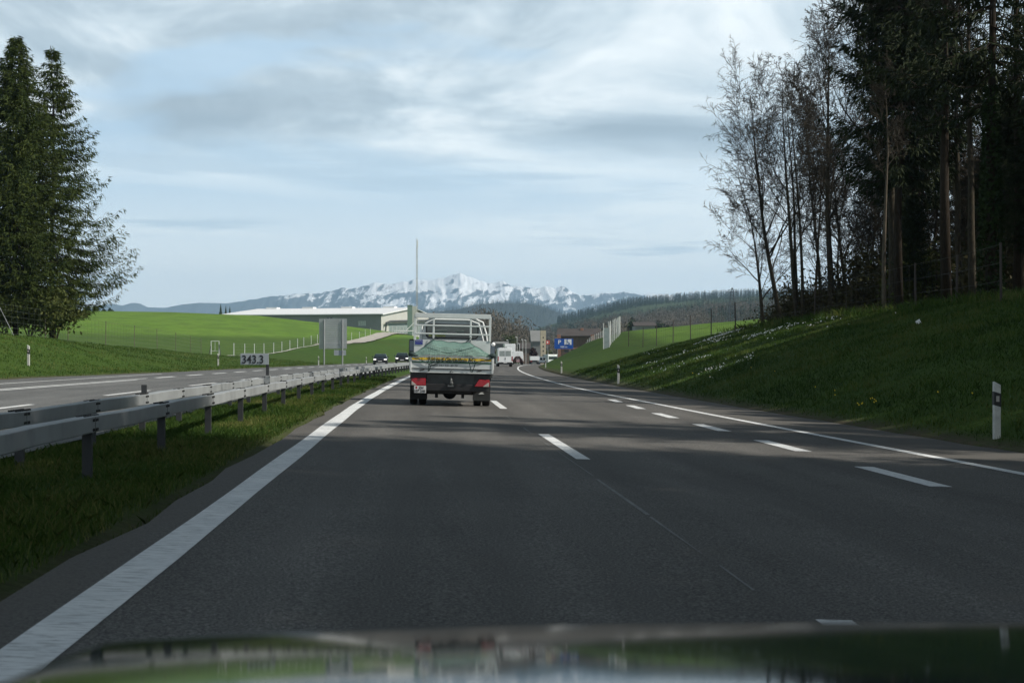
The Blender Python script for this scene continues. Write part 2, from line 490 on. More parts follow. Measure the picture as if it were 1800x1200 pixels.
LEFT = {   # distance: (offset from the road axis, height) outward from the left road edge
    -30: [(-17, .33), (-19, .5), (-24, 2.4), (-28, 3.0), (-60, 4), (-150, 6), (-500, 9)],
    60: [(-17, .33), (-19, .5), (-25, 2.7), (-28, 3.0), (-60, 4.5), (-150, 7), (-500, 10)],
    100: [(-15.9, .3), (-18.2, .45), (-27, 2.65), (-40, 3.6), (-80, 5), (-200, 8), (-500, 11)],
    140: [(-15.3, .28), (-18, .45), (-28.4, 2.2), (-45, 3.0), (-90, 5), (-200, 8), (-500, 11)],
    190: [(-15.2, .25), (-18, .4), (-24, .9), (-29.7, 1.3), (-50, 2.8), (-90, 5), (-200, 8), (-500, 11)],
    240: [(-15.2, .22), (-17.5, .4), (-25, 1.2), (-31, 1.75), (-45, 3), (-70, 5.4), (-120, 7.5), (-500, 11)],
    300: [(-15.2, .1), (-19, 1.2), (-26, 3.4), (-33, 3.9), (-50, 6.2), (-80, 9.3), (-120, 10.5), (-500, 11)],
    400: [(-15.2, -.4), (-20, 1.8), (-27, 5), (-33, 7.1), (-44, 9.4), (-54, 10.8), (-62, 12), (-85, 12.8), (-120, 12.9), (-200, 12.2), (-500, 12)],
    460: [(-15.2, -.8), (-20, 1.8), (-30, 6.0), (-40, 8.4), (-62, 11), (-85, 12.6), (-120, 12.8), (-500, 12)],
    600: [(-15.2, -2), (-40, 6), (-62, 9.6), (-120, 10), (-500, 11)],
    1000: [(-15, -6), (-60, 2), (-200, 8), (-500, 14)],
    1500: [(-15, 0), (-200, 15), (-500, 25)],
    2600: [(-15, 5), (-200, 20), (-500, 30)],
    5000: [(-15, 10), (-500, 30)],
    30000: [(-15, 20), (-500, 30)],
}
RIGHT = {
    -30: [(9.7, -.28), (10.5, -.15), (13, .8), (17, 2.3), (20.5, 3.2), (24, 3.6), (40, 4.2), (80, 5)],
    60: [(9.7, -.28), (10.5, -.12), (13, .8), (17, 2.2), (20.5, 3.2), (24, 3.7), (40, 4.3), (80, 5)],
    85: [(9.7, -.27), (10.5, .05), (13, .85), (17, 2.1), (20.5, 3.1), (24, 3.7), (40, 4.4), (80, 5.5)],
    108: [(9.7, -.25), (10.5, .1), (15, 1.4), (20.5, 3.0), (24, 3.6), (40, 4.5), (100, 6)],
    145: [(9.7, -.25), (10.5, .1), (15, 1.2), (20.5, 2.5), (30, 3.5), (60, 6), (120, 8)],
    165: [(9.7, -.25), (10.5, .1), (15, 1.0), (20, 2.1), (28, 3.4), (60, 6.2), (120, 8)],
    200: [(9.7, -.25), (11, .1), (15, 1.7), (19, 3.2), (25, 4.3), (40, 5.4), (60, 6.4), (120, 8)],
    230: [(9.7, -.3), (13, 1.3), (18, 3.8), (22, 5.0), (35, 6.2), (50, 7.1), (120, 8.6)],
    260: [(9.7, -.35), (13, 1.1), (18, 3.6), (24, 5.0), (45, 7.3), (120, 9)],
    330: [(9.7, -.6), (13, 1.0), (18, 3.9), (30, 4.6), (60, 5.5), (120, 7)],
    420: [(9.7, -1.1), (14, -.8), (40, 0), (120, 2)],
    600: [(9.7, -2.7), (100, -2.5), (300, 3)],
    800: [(9.7, -4), (60, 0), (130, 4), (300, 8)],
    1200: [(9.7, -1), (60, 6), (150, 14), (250, 24), (400, 30)],
    1800: [(9.7, 8), (60, 16), (150, 26), (250, 42), (350, 56), (600, 60)],
    2600: [(9.7, 12), (150, 38), (254, 68), (330, 88), (500, 102), (900, 100)],
    4000: [(9.7, 10), (900, 40)],
    30000: [(9.7, 20), (900, 30)],
}
def tab_eval(tab, s, Y):
    ys = sorted(tab)
    prof = np.stack([np.interp(np.abs(s), [abs(p[0]) for p in tab[y]], [p[1] for p in tab[y]]) for y in ys])   # (ny, ns)
    return np.stack([np.interp(Y, ys, prof[:, i]) for i in range(len(s))], 1)                                   # (nY, ns)
YF = np.concatenate([np.arange(-30, 900, 5.0), np.arange(900, 3000, 40.0), np.array([3000, 4000, 6000, 9000, 14000, 30000.])])
SF = np.concatenate([-np.geomspace(4000, 40, 34)[:-1], np.arange(-40, 40.01, .5), np.geomspace(40, 4000, 34)[1:]])
def smooth_rows(Z, n):
    k = np.hanning(2 * n + 3)[1:-1]; k /= k.sum()
    P = np.concatenate([np.repeat(Z[:1], n, 0), Z, np.repeat(Z[-1:], n, 0)])
    return sum(k[i] * P[i:i + len(Z)] for i in range(2 * n + 1))
ZL = tab_eval(LEFT, SF, YF); ZR = tab_eval(RIGHT, SF, YF)
nsm = int((900 + 30) / 5)
ZL[:nsm] = smooth_rows(ZL, 4)[:nsm]; ZR[:nsm] = smooth_rows(ZR, 3)[:nsm]
SG, YG = np.meshgrid(SF, YF)
ZT = np.where(SG < 0, ZL, ZR)
def bil(T, s, Y):
    s = np.asarray(s, float); Y = np.asarray(Y, float)
    i = np.clip(np.searchsorted(SF, s) - 1, 0, len(SF) - 2); j = np.clip(np.searchsorted(YF, Y) - 1, 0, len(YF) - 2)
    a = np.clip((s - SF[i]) / (SF[i + 1] - SF[i]), 0, 1); b = np.clip((Y - YF[j]) / (YF[j + 1] - YF[j]), 0, 1)
    return (T[j, i] * (1 - a) + T[j, i + 1] * a) * (1 - b) + (T[j + 1, i] * (1 - a) + T[j + 1, i + 1] * a) * b
def vnoise(x, y, seed=0):
    xi = np.floor(x).astype(np.int64); yi = np.floor(y).astype(np.int64)
    def h(a, b):
        n = (a * 374761393 + b * 668265263 + seed * 974711) & 0x7fffffff
        n = ((n ^ (n >> 13)) * 1274126177) & 0x7fffffff
        return (n ^ (n >> 16)) % 10007 / 10007.0
    u = x - xi; v = y - yi; u = u * u * (3 - 2 * u); v = v * v * (3 - 2 * v)
    return (h(xi, yi) * (1 - u) + h(xi + 1, yi) * u) * (1 - v) + (h(xi, yi + 1) * (1 - u) + h(xi + 1, yi + 1) * u) * v
def fbm(x, y, o=4, seed=0):
    t = 0; a = .5
    for k in range(o):
        t = t + a * (vnoise(x, y, seed + k) - .5); x = x * 2.03; y = y * 2.03; a *= .5
    return t
def tz(s, Y):
    """terrain height at road offset s"""
    s = np.asarray(s, float); Y = np.asarray(Y, float)
    z = bil(ZT, s, Y)
    el = edge_l(Y)
    inside = (s > el) & (s < EDGE_R)
    zr = zroad(np.clip(s, -17, 9.7), Y)
    sunk = np.where((s > -5.15) & (s < -2.35), .0, .12)
    z = np.where(inside, zr - sunk, z)
    d = np.minimum(np.abs(s - el), np.abs(s - EDGE_R))
    amp = np.clip(d / 3, 0, 1) * .28
    return z + np.where(inside, 0, amp * fbm(s * .35 + 50, Y * .22 + 9, 4, 3))
def wfade(s): return np.clip(1 - (np.abs(s) - 30) / 120, 0, 1)
def sx(X, Y):
    s = np.asarray(X, float) - cx(Y)
    for _ in range(12): s = np.asarray(X, float) - cx(Y) * wfade(s)
    return s
def gz(X, Y): return float(tz(sx(X, Y), Y))

def build_ground():
    scol = np.concatenate([-np.geomspace(5500, 60, 36)[:-1], np.arange(-60, -34, 2.0), np.arange(-34, -14, .7), np.arange(-14, -6, 2),
                           [-5.6, -5.3, -5.15, -4.6, -4, -3.4, -2.8, -2.35, -2.2, -2.0], np.arange(0, 9, 2), [9.2, 9.6, 9.72], np.arange(9.9, 26, .6), np.arange(26, 60, 2), np.geomspace(60, 5500, 36)])
    yrow = np.concatenate([np.arange(-28, 130, 1.6), np.arange(130, 480, 4), np.arange(480, 1000, 15), np.arange(1000, 3000, 50), np.geomspace(3000, 12400, 16)])
    Sg, Yg = np.meshgrid(scol, yrow)
    Z = tz(Sg.ravel(), Yg.ravel()).reshape(Sg.shape)
    X = Sg + cx(Yg) * wfade(Sg)
    ny, nx = Sg.shape
    V = np.stack([X, Yg, Z], -1).reshape(-1, 3)
    idx = np.arange(ny * nx).reshape(ny, nx)
    F = np.stack([idx[:-1, :-1], idx[:-1, 1:], idx[1:, 1:], idx[1:, :-1]], -1).reshape(-1, 4)
    s = Sg.ravel(); Y = Yg.ravel(); Xf = X.ravel()
    sm = lambda a, b, x: np.clip((x - a) / (b - a), 0, 1)
    fl = sm(-29, -31.5, s + .0 * Y) * sm(60, 80, Y)
    near = fbm(Xf * .02, Y * .02, 3, 5)
    top = sm(-6, 6, (Z.ravel() - (4.6 + near * 1.0)) * 10)
    field = fl * top * (Y < 900)
    meadow = fl * (1 - top) * (Y < 900)
    fr = sm(21.5, 24, s) * sm(118, 135, Y) * (Y < 900)
    field = np.maximum(field, fr * .75)
    el = edge_l(Y)
    soil = np.maximum(sm(.75, .1, s - EDGE_R) * (s >= EDGE_R - .2), sm(.9, .2, el - s) * (s <= el + .2))
    soil = np.maximum(soil, ((s > -2.75) & (s < -2.1)) * .8)
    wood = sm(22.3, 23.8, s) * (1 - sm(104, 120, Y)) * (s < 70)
    far = sm(550, 900, Y)
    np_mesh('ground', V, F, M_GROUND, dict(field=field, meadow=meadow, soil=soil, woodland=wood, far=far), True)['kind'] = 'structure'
build_ground()

def strip(name, mat, sa, sb, ys, lift=0.0, ncol=2, attr=None, zf=None, kind='structure', mb=None):
    """a sheet between offsets sa(Y) and sb(Y)"""
    ys = np.asarray(ys, float)
    fa = sa(ys) if callable(sa) else np.full(len(ys), sa); fb = sb(ys) if callable(sb) else np.full(len(ys), sb)
    t = np.linspace(0, 1, ncol)
    Sg = fa[:, None] * (1 - t) + fb[:, None] * t
    Yg = np.repeat(ys[:, None], ncol, 1)
    Z = (zf or zroad)(Sg, Yg) + lift
    V = np.stack([Sg + cx(Yg), Yg, Z], -1).reshape(-1, 3)
    idx = np.arange(V.shape[0]).reshape(len(ys), ncol)
    F = np.stack([idx[:-1, :-1], idx[:-1, 1:], idx[1:, 1:], idx[1:, :-1]], -1).reshape(-1, 4)
    return V, F, Sg.ravel(), Yg.ravel()
def road_sheet(name, mat, sa, sb, lift, ncol, shoulder):
    ys = np.concatenate([np.arange(-28, 120, 2.0), np.arange(120, 700, 5.0)])
    V, F, s, Y = strip(name, mat, sa, sb, ys, lift, ncol)
    o = np_mesh(name, V, F, mat, dict(shoulder=shoulder(s, Y), track=sum(np.exp(-((s - c_) / .32) ** 2) for c_ in (-.75, 1.05, 3.1, 4.9, -6.9, -8.6, -10.6, -12.3))), False); o['kind'] = 'structure'
sm_ = lambda a, b, x: np.clip((x - a) / (b - a), 0, 1)
rse = lambda Y: np.interp(Y, [0, 20, 41, 50, 62, 75, 900], [7.9, 7.72, 7.45, 7.32, 7.0, 6.85, 6.85])
road_sheet('road', M_ASPH, lambda Y: -2.2 + .05 * np.sin(Y * 1.7) + .04 * np.sin(Y * .61), lambda Y: EDGE_R + .06 * np.sin(Y * 1.3) + .05 * np.sin(Y * .37), .0, 80,
           lambda s, Y: np.maximum(sm_(-1.75, -1.95, s), sm_(.1, .4, s - rse(Y))))
road_sheet('opposite_road', M_ASPH2, lambda Y: edge_l(Y) + .06 * np.sin(Y * 1.1), -5.3, .0, 60, lambda s, Y: sm_(-15.4, -15.8, s) * 0)

def marking(name, pieces, lift=.004, mat=M_PAINT):
    """pieces: (sa, sb, y0, y1) with sa, sb numbers or functions"""
    Vs, Fs, o = [], [], 0
    for sa, sb, y0, y1 in pieces:
        ys = np.linspace(y0, y1, max(2, int((y1 - y0) / 2.5) + 1))
        V, F, _, _ = strip(name, mat, sa, sb, ys, lift)
        Vs.append(V); Fs.append(F + o); o += len(V)
    ob = np_mesh(name, np.concatenate(Vs), np.concatenate(Fs), mat); ob['kind'] = 'structure'
    return ob
wob = lambda c, k: (lambda Y: c + .008 * np.sin(Y * 3.1 + k) + .006 * np.sin(Y * 7.7 + k))
marking('left_edge_line', [(wob(-1.85, 0), wob(-1.57, 2), -20, 420)])
marking('lane_dashes', [(2.03, 2.22, a, b) for a, b in [(1.6, 8.2), (21.0, 27.75), (41.3, 48.7), (62, 69), (82, 89), (102, 109), (122, 129), (142, 149), (162, 169), (182, 189), (202, 209), (222, 229), (242, 249), (262, 269)]])
bl = lambda Y: np.interp(Y, [0, 17, 30, 40, 58], [5.78, 5.8, 5.92, 6.02, 6.42])
marking('block_dashes', [(lambda Y: bl(Y) - .13, lambda Y: bl(Y) + .13, 17.7 + 6.6 * k, 20.9 + 6.6 * k) for k in range(-3, 6)])
marking('right_edge_line', [(lambda Y: rse(Y) - .10, lambda Y: rse(Y) + .10, -20, 520)])
marking('road_seam', [(wob(1.915, 1), wob(1.932, 3), a, b) for a, b in [(9.2, 10.3), (10.9, 13.4), (13.6, 17.5), (18, 22.5), (24, 30), (33, 36)]], .004, pm('pale_seam', (.16, .165, .16), .9))
marking('opposite_inner_line', [(-6.0, -5.8, -20, 500)])
marking('opposite_lane_dashes', [(-9.5, -9.32, 14 + 15.6 * k + 1.3, 21 + 15.6 * k + 1.3) for k in range(0, 18)])
marking('opposite_double_line', [(-13.45, -13.3, -20, 74), (-13.12, -12.97, -20, 70)])
marking('opposite_block_dashes', [(-13.45, -13.15, 76 + 9 * k, 81 + 9 * k) for k in range(0, 26)])
marking('opposite_outer_line', [(-15.3, -15.17, -20, 88)])

# ------------------------------------------------------------------ far mountains and blue hill
PROF = [(-900, 540), (0, 548), (140, 548), (165, 540), (185, 535), (200, 534), (215, 537), (232, 532), (245, 533), (260, 540), (290, 541), (320, 535), (350, 532), (400, 533), (440, 527), (470, 522), (510, 517), (540, 515), (570, 514), (600, 507), (630, 505), (660, 497), (690, 498), (705, 496), (730, 492), (755, 492), (780, 488), (795, 484), (808, 479), (820, 486), (840, 491), (860, 498), (872, 497), (885, 494), (900, 503), (925, 504), (950, 506), (960, 503), (975, 507), (990, 503), (1005, 513), (1020, 520), (1040, 518), (1060, 515), (1080, 517), (1095, 513), (1110, 515), (1130, 518), (1160, 515), (1200, 520), (1260, 521), (1330, 526), (1800, 530), (2700, 540)]
def build_mountains():
    YR = 11000.0
    us = np.concatenate([np.arange(-900, 100, 20.0), np.arange(100, 1400, 1.6), np.arange(1400, 2700, 20.0)])
    top = np.interp(us, [p[0] for p in PROF], [p[1] for p in PROF])
    zr = 1.28 + (626 - top) * YR / 2766
    zr = zr + fbm(us * .11, us * 0 + 3, 4, 21) * 22 * ((us > 430) & (us < 1200))
    ts = np.concatenate([np.linspace(0, 1, 90), np.linspace(1.05, 1.6, 6)])
    Xr = (us - 750) / 2766 * YR
    T, U = np.meshgrid(ts, us, indexing='ij')
    wx_ = fbm(T * 5, U * .012, 3, 61) * 700 * (1 - np.clip(T, 0, 1))
    X = Xr[None] + wx_; Y = YR - 2600 + 2600 * T
    shape = np.where(T <= 1, .35 * T + .65 * T ** 2.2, np.maximum(0, 1 - (T - 1) * 1.8))
    Zr = np.repeat(zr[None], len(ts), 0)
    base = 60.0
    env = np.clip(np.sin(np.clip(T, 0, 1) * np.pi), 0, 1) ** .8
    rid = 1 - np.abs(fbm(Xr[None] / 330 + 40 + T * 1.5, T * 3.4 + Xr[None] / 900, 5, 31)) * 3.2
    rid2 = 1 - np.abs(fbm(Xr[None] / 95 + T * 3, T * 9, 4, 41)) * 3.2
    hgt = np.clip(Zr - base, 0, 600)
    Z = base + (Zr - base) * shape + env * hgt * (.12 * (rid - .72) + .10 * (rid2 - .7))
    Z = np.minimum(Z, base + (Zr - base) * (.5 + .5 * np.clip(T, 0, 1)) - (T < .97) * 6)
    V = np.stack([X, Y, Z], -1).reshape(-1, 3)
    idx = np.arange(V.shape[0]).reshape(T.shape)
    F = np.stack([idx[:-1, :-1], idx[:-1, 1:], idx[1:, 1:], idx[1:, :-1]], -1).reshape(-1, 4)
    t = NT('snowy_rock')
    v = t.coord()
    geo = t.N.new('ShaderNodeNewGeometry'); sp = t.N.new('ShaderNodeSeparateXYZ'); t.L.new(geo.outputs['Position'], sp.inputs[0])
    def rc(scale, ang, loc):
        tc = t.N.new('ShaderNodeTexCoord'); m1 = t.N.new('ShaderNodeMapping'); m1.inputs['Rotation'].default_value = (0, R(ang), 0)
        m2 = t.N.new('ShaderNodeMapping'); m2.inputs['Scale'].default_value = scale; m2.inputs['Location'].default_value = loc
        t.L.new(tc.outputs['Object'], m1.inputs[0]); t.L.new(m1.outputs[0], m2.inputs[0]); return m2.outputs[0]
    n1 = t.noise(rc((.0034, .0006, .012), 14, (0, 0, 0)), 1.0, 10, .70, .9)
    n2 = t.noise(rc((.016, .0012, .0065), -28, (3, 1, 2)), 1.0, 8, .74, .6)
    h = t.math('MULTIPLY', t.math('SUBTRACT', sp.outputs['Z'], 425.0), 1 / 300)
    k = t.math('ADD', t.math('ADD', h, t.math('MULTIPLY', t.math('SUBTRACT', n1, .5), 4.6)), t.math('MULTIPLY', t.math('SUBTRACT', n2, .5), 5.6))
    # less snow on the lower western ridge
    wx = t.math('MULTIPLY', t.math('ADD', sp.outputs['X'], 500.0), 1 / 2200)
    k = t.math('ADD', k, t.math('MINIMUM', wx, .12))
    snow = t.ramp(k, [(.0, 0.0), (.16, 1.0)])
    rock = t.mix(n2, (.04, .055, .065), (.11, .12, .125))
    c = t.mix(snow, rock, (.74, .76, .78))
    m = t.fin(c, .9, 0, .1)
    o = np_mesh('mountains', V, F, m, None, True); o['kind'] = 'structure'
build_mountains()

def tree_clumps(name, pts, heights, kind, mat, per, seed):
    """a far-off wood as one mesh of many leaf clump triangles"""
    r = np.random.default_rng(seed)
    P = np.repeat(np.asarray(pts, float), per, 0); H = np.repeat(np.asarray(heights, float), per)
    n = len(P)
    t = r.random(n)
    if kind == 'conifer':
        t = t ** 1.25
        rad = (1 - t) * H * .20 * (.45 + .75 * r.random(n)) + .015 * H
        zc = H * (.06 + .94 * t)
    else:
        u = r.random(n) ** .5
        ph = np.arccos(1 - 2 * t)
        rad = np.sin(ph) * u * H * .34
        zc = H * (.56 - .44 * np.cos(ph) * u)
    a = r.random(n) * 2 * np.pi
    c = P + np.stack([np.cos(a) * rad, np.sin(a) * rad, zc], 1)
    sz = H * (.045 if kind == 'conifer' else .026) * (.5 + r.random(n))
    if kind == 'conifer':
        d = np.stack([np.cos(a), np.sin(a), -.55 + .3 * r.random(n)], 1); sd_ = np.stack([-np.sin(a), np.cos(a), 0 * a], 1)
        A = c - d * sz[:, None] * .8 + sd_ * sz[:, None] * .7; B = c - d * sz[:, None] * .8 - sd_ * sz[:, None] * .7; D = c + d * sz[:, None] * 1.3
    else:
        d = r.normal(size=(n, 3)); d[:, 2] = np.abs(d[:, 2]) + .6; d /= np.linalg.norm(d, axis=1)[:, None]
        e = r.normal(size=(n, 3)); e -= d * (e * d).sum(1)[:, None]; e /= np.linalg.norm(e, axis=1)[:, None]
        A = c - d * sz[:, None] + e * sz[:, None] * .35; B = c - d * sz[:, None] - e * sz[:, None] * .35; D = c + d * sz[:, None] * 1.6
    V = np.stack([A, B, D], 1).reshape(-1, 3)
    # trunks
    k = len(pts); pts = np.asarray(pts, float); hh = np.asarray(heights, float)
    w = hh * .012
    z = np.zeros(k)
    tv = np.stack([pts + np.stack([-w, z, z - .5], 1), pts + np.stack([w, z, z - .5], 1), pts + np.stack([z, z, hh * .9], 1),
                   pts + np.stack([z, -w, z - .5], 1), pts + np.stack([z, w, z - .5], 1), pts + np.stack([z, z, hh * .9], 1)], 1).reshape(-1, 3)
    V = np.concatenate([V, tv]); F = np.arange(len(V)).reshape(-1, 3)
    o = np_mesh(name, V, F, mat); o['kind'] = 'stuff'
    return o
def build_blue_hill():
    YR = 4600.0
    us = np.arange(560, 1300, 3.0)
    top = np.interp(us, [560, 640, 700, 765, 800, 845, 880, 925, 955, 972, 990, 1040, 1100, 1300], [562, 552, 549, 545, 541, 531, 529, 530, 536, 544, 551, 556, 560, 566])
    zr = 1.28 + (626 - top) * YR / 2766
    ts = np.linspace(0, 1.4, 22)
    T, U = np.meshgrid(ts, us, indexing='ij')
    X = (U - 750) / 2766 * YR; Y = YR - 700 + 700 * T
    sh = np.where(T <= 1, np.sin(T * np.pi / 2), np.cos((T - 1) * 1.4))
    Z = (zr[None] - 6) * sh + 0
    V = np.stack([X, Y, Z], -1).reshape(-1, 3); idx = np.arange(V.shape[0]).reshape(T.shape)
    F = np.stack([idx[:-1, :-1], idx[:-1, 1:], idx[1:, 1:], idx[1:, :-1]], -1).reshape(-1, 4)
    o = np_mesh('hill', V, F, pm('hill_forest_floor', (.014, .022, .014), .95, 0, .3, .004), None, True); o['kind'] = 'structure'
    r = np.random.default_rng(3)
    n = 4200
    uu = r.uniform(600, 1110, n); tt = r.uniform(.25, 1.05, n)
    zz = (np.interp(uu, us, zr) - 6) * np.sin(np.clip(tt, 0, 1) * np.pi / 2)
    pts = np.stack([(uu - 750) / 2766 * YR, YR - 700 + 700 * tt, zz], 1)
    tree_clumps('hill_wood', pts, r.uniform(9, 15, n), 'conifer', M_WOODC, 16, 5)
build_blue_hill()
def build_woods():
    r = np.random.default_rng(11)
    def scatter(n, y0, y1, u0, u1, cond=None):
        Y = r.uniform(y0, y1, n); u = r.uniform(u0, u1, n); X = (u - 750) / 2766 * Y
        Z = tz(sx(X, Y), Y)
        P = np.stack([X, Y, Z], 1)
        if cond is not None: P = P[cond(P, u)]
        return P
    patch = lambda P, k: fbm(P[:, 0] / 60, P[:, 1] / 220, 3, k)
    bare = np.concatenate([scatter(620, 640, 1000, 840, 1120, lambda P, u: patch(P, 3) > -.06), scatter(560, 1000, 1500, 980, 1420, lambda P, u: patch(P, 4) > 0.0),
                           scatter(200, 1300, 1700, 900, 1420)])
    con = np.concatenate([scatter(150, 720, 1100, 850, 1120, lambda P, u: patch(P, 3) < .02), scatter(500, 1100, 1600, 1000, 1420, lambda P, u: patch(P, 4) < -.02),
                          scatter(1700, 1680, 1960, 930, 1480), scatter(2200, 2350, 2650, 980, 1480), scatter(500, 1000, 1800, 1040, 1420, lambda P, u: patch(P, 9) < -.06)])
    tree_clumps('bare_wood', bare, r.uniform(12, 20, len(bare)), 'bare', M_WOODB, 240, 6)
    tree_clumps('conifer_wood', con, np.where(con[:, 1] > 1650, r.uniform(8, 13, len(con)), r.uniform(12, 18, len(con))), 'conifer', M_WOODC, 56, 7)
build_woods()

# ------------------------------------------------------------------ trees
def bare_tree_mesh(seed, H, r0, lean=(0, 0), stems=1, crown0=.35, nb=16, spread=1.0, up=.55):
    r = random.Random(seed)
    tk, cr = MB(), MB()
    def grow(p, d, L, rad, lev):
        nseg = (10, 7, 5, 3, 2)[lev]
        mb = tk if lev == 0 else cr
        pts, rads = [p.copy()], [rad]
        d = d.normalized()
        for i in range(nseg):
            j = (.028, .11, .16, .22, .2)[lev]
            d = (d + Vector((r.gauss(0, j), r.gauss(0, j), r.gauss(0, j) + (.0, .09, .06, .02, 0)[lev] * up * 2))).normalized()
            p = p + d * (L / nseg)
            pts.append(p.copy()); rads.append(max(rad * (1 - .9 * (i + 1) / nseg), .0105))
        mb.tube(pts, rads, (8, 4, 3, 3, 3)[lev], lev == 0)
        if lev == 4: return
        n = (nb, 9, 7, 4)[lev]
        for k in range(n):
            t = (crown0 + (1 - crown0) * (k + r.random()) / n) if lev == 0 else (.15 + .83 * (k + r.random()) / n)
            f = t * nseg; i = min(int(f), nseg - 1); q = pts[i].lerp(pts[i + 1], f - i)
            dd = (pts[i + 1] - pts[i]).normalized()
            a = r.random() * 2 * math.pi if lev == 0 else (r.choice((0, math.pi)) + r.gauss(0, .9))
            sd_ = dd.cross(Vector((0, 0, 1)) if abs(dd.z) < .9 else Vector((1, 0, 0))).normalized()
            sd_ = Matrix.Rotation(a, 3, dd) @ sd_
            ang = r.uniform(.5, 1.0) * (1.15 - .45 * t if lev == 0 else 1)
            nd = dd * math.cos(ang) + sd_ * math.sin(ang)
            if lev == 0: l2 = H * spread * r.uniform(.24, .40) * (1.15 - .62 * (t - crown0) / (1 - crown0))
            else: l2 = L * r.uniform(.34, .58) * (1.1 - .5 * t)
            rr = max(rads[i] * r.uniform(.34, .52), .010) if lev < 2 else .0115
            grow(q, nd, l2, min(rr, .07), lev + 1)
    for s in range(stems):
        o = Vector((r.uniform(-.35, .35), r.uniform(-.35, .35), -.4)) if stems > 1 else Vector((0, 0, -.4))
        d = Vector((lean[0] + r.gauss(0, .07) * (stems > 1), lean[1] + r.gauss(0, .05) * (stems > 1), 1))
        grow(o, d, H * (1 if s == 0 else r.uniform(.78, .98)), r0 * (1 if s == 0 else r.uniform(.65, .9)), 0)
    return tk, cr

def spruce_mesh(seed, H, Rb, h0, shape=.8, step=.42, nper=7, droop=.35, hang=.5, size=.42, gap=.0):
    r = random.Random(seed)
    tk = MB()
    pts = [(0, 0, -.4)] + [(r.gauss(0, .012) * H * t, r.gauss(0, .012) * H * t, H * t) for t in (.2, .4, .6, .8, 1.0)]
    r0 = .0075 * H + .03
    tk.tube(pts, [r0 * 1.15, r0 * .9, r0 * .7, r0 * .48, r0 * .25, .02], 8)
    V = []
    z = h0
    lim = MB()
    lim.tube([(0, 0, h0), (0, 0, H * .97)], [.05, .015], 3, False)
    while z < H - .15:
        t = (z - h0) / (H - h0)
        prof = max(.045, (1 - t) ** shape) * (min(1, .62 + t * 2.4))
        for k in range(nper):
            if r.random() < gap: continue
            L = Rb * prof * r.uniform(.62, 1.12)
            a = r.random() * 2 * math.pi
            ca, sa = math.cos(a), math.sin(a)
            dz = -droop * (1 - t * 1.5)
            n = max(2, int(L / .24))
            px = []
            for i in range(n + 1):
                f = i / n
                zz = z + r.uniform(-.1, .1) + L * (dz * math.sin(f * 2.2) * .7 + .24 * f * f * f)
                px.append(Vector((ca * L * f, sa * L * f, zz)))
            lim.tube(px, [(.035 * (1 - t) + .012) * (1 - i / n) + .006 for i in range(n + 1)], 3, False)
            for i in range(max(1, int(n * .18)), n + 1):
                f = i / n
                w = size * (.8 + .35 * (1 - f)) * r.uniform(.7, 1.3)
                plate = min(.75, L * .24) * (1.05 - f * .75)
                for sgn in (-1, 1, 0, -1, 1, 0, -1, 1):
                    q_ = r.uniform(-1, 1) * plate
                    c = px[i] + Vector((-sa * q_ + ca * abs(q_) * .5 + r.gauss(0, .06), ca * q_ + sa * abs(q_) * .5 + r.gauss(0, .06), -abs(q_) * .25 * hang + r.gauss(0, .06)))
                    if sgn == 0: d = Vector((ca * .35, sa * .35, -hang * r.uniform(.3, 1.6)))
                    else: d = Vector((ca * .8 - sa * sgn * .7, sa * .8 + ca * sgn * .7, -hang * r.uniform(.0, .9)))
                    d = d.normalized() * w * r.uniform(.6, 1.3)
                    e = d.cross(Vector((r.gauss(0, 1), r.gauss(0, 1), r.gauss(0, 1)))).normalized() * w * r.uniform(.055, .11)
                    V.append((c, c + d * .4 + e, c + d, c + d * .4 - e))
        z += step * r.uniform(.75, 1.25) * (1 - .45 * t)
    for k in range(14):   # leader
        c = Vector((0, 0, H - 1.3 + k * .1)); a = r.random() * 6.28
        d = Vector((math.cos(a), math.sin(a), .6)) * (.40 - k * .025); e = Vector((0, 0, .04))
        V.append((c, c + d * .5 + e, c + d, c + d * .5 - e))
    A = np.array([[tuple(p) for p in q] for q in V], np.float32).reshape(-1, 3)
    F = np.arange(len(A)).reshape(-1, 4)
    return tk, lim, A, F

def leaf_cloud(seed, n, rx, ry, rz, zc, size, lumps=9):
    r = np.random.default_rng(seed)
    cs = r.normal(size=(lumps, 3)) * .42; cs[0] = 0
    k = r.integers(0, lumps, n)
    p = cs[k] + r.normal(size=(n, 3)) * .26
    p[:, 2] = np.maximum(p[:, 2], -.95)
    c = p * np.array([rx, ry, rz]) + np.array([0, 0, zc])
    d = r.normal(size=(n, 3)); d /= np.linalg.norm(d, axis=1)[:, None]
    e = r.normal(size=(n, 3)); e -= d * (e * d).sum(1)[:, None]; e /= np.linalg.norm(e, axis=1)[:, None]
    s = (size * (.6 + .8 * r.random(n)))[:, None]
    V = np.stack([c - d * s, c + e * s * .45, c + d * s, c - e * s * .45], 1).reshape(-1, 3)
    return V, np.arange(len(V)).reshape(-1, 4)

def make_bare(name, label, loc, rz, group, trunk_mat=M_BARK, **k):
    t = thing(name, label, 'tree', loc, rz, group)
    tk, cr = bare_tree_mesh(**k)
    tk.build('trunk', trunk_mat, t, True); cr.build('crown', M_TWIG, t, True)
    return t
def make_spruce(name, label, loc, rz, group, mat, **k):
    t = thing(name, label, 'tree', loc, rz, group)
    tk, lim, A, F = spruce_mesh(**k)
    tk.build('trunk', M_BARKS, t, True)
    lim.build('limbs', M_BARKS, t, True)
    np_mesh('crown', A, F, mat, parent=t)
    return t
def G(u, Y): return (u - 750) / 2766 * Y      # lateral offset of image column u at distance Y
def on(X, Y, dz=0.0): return (X, Y, gz(X, Y) + dz)

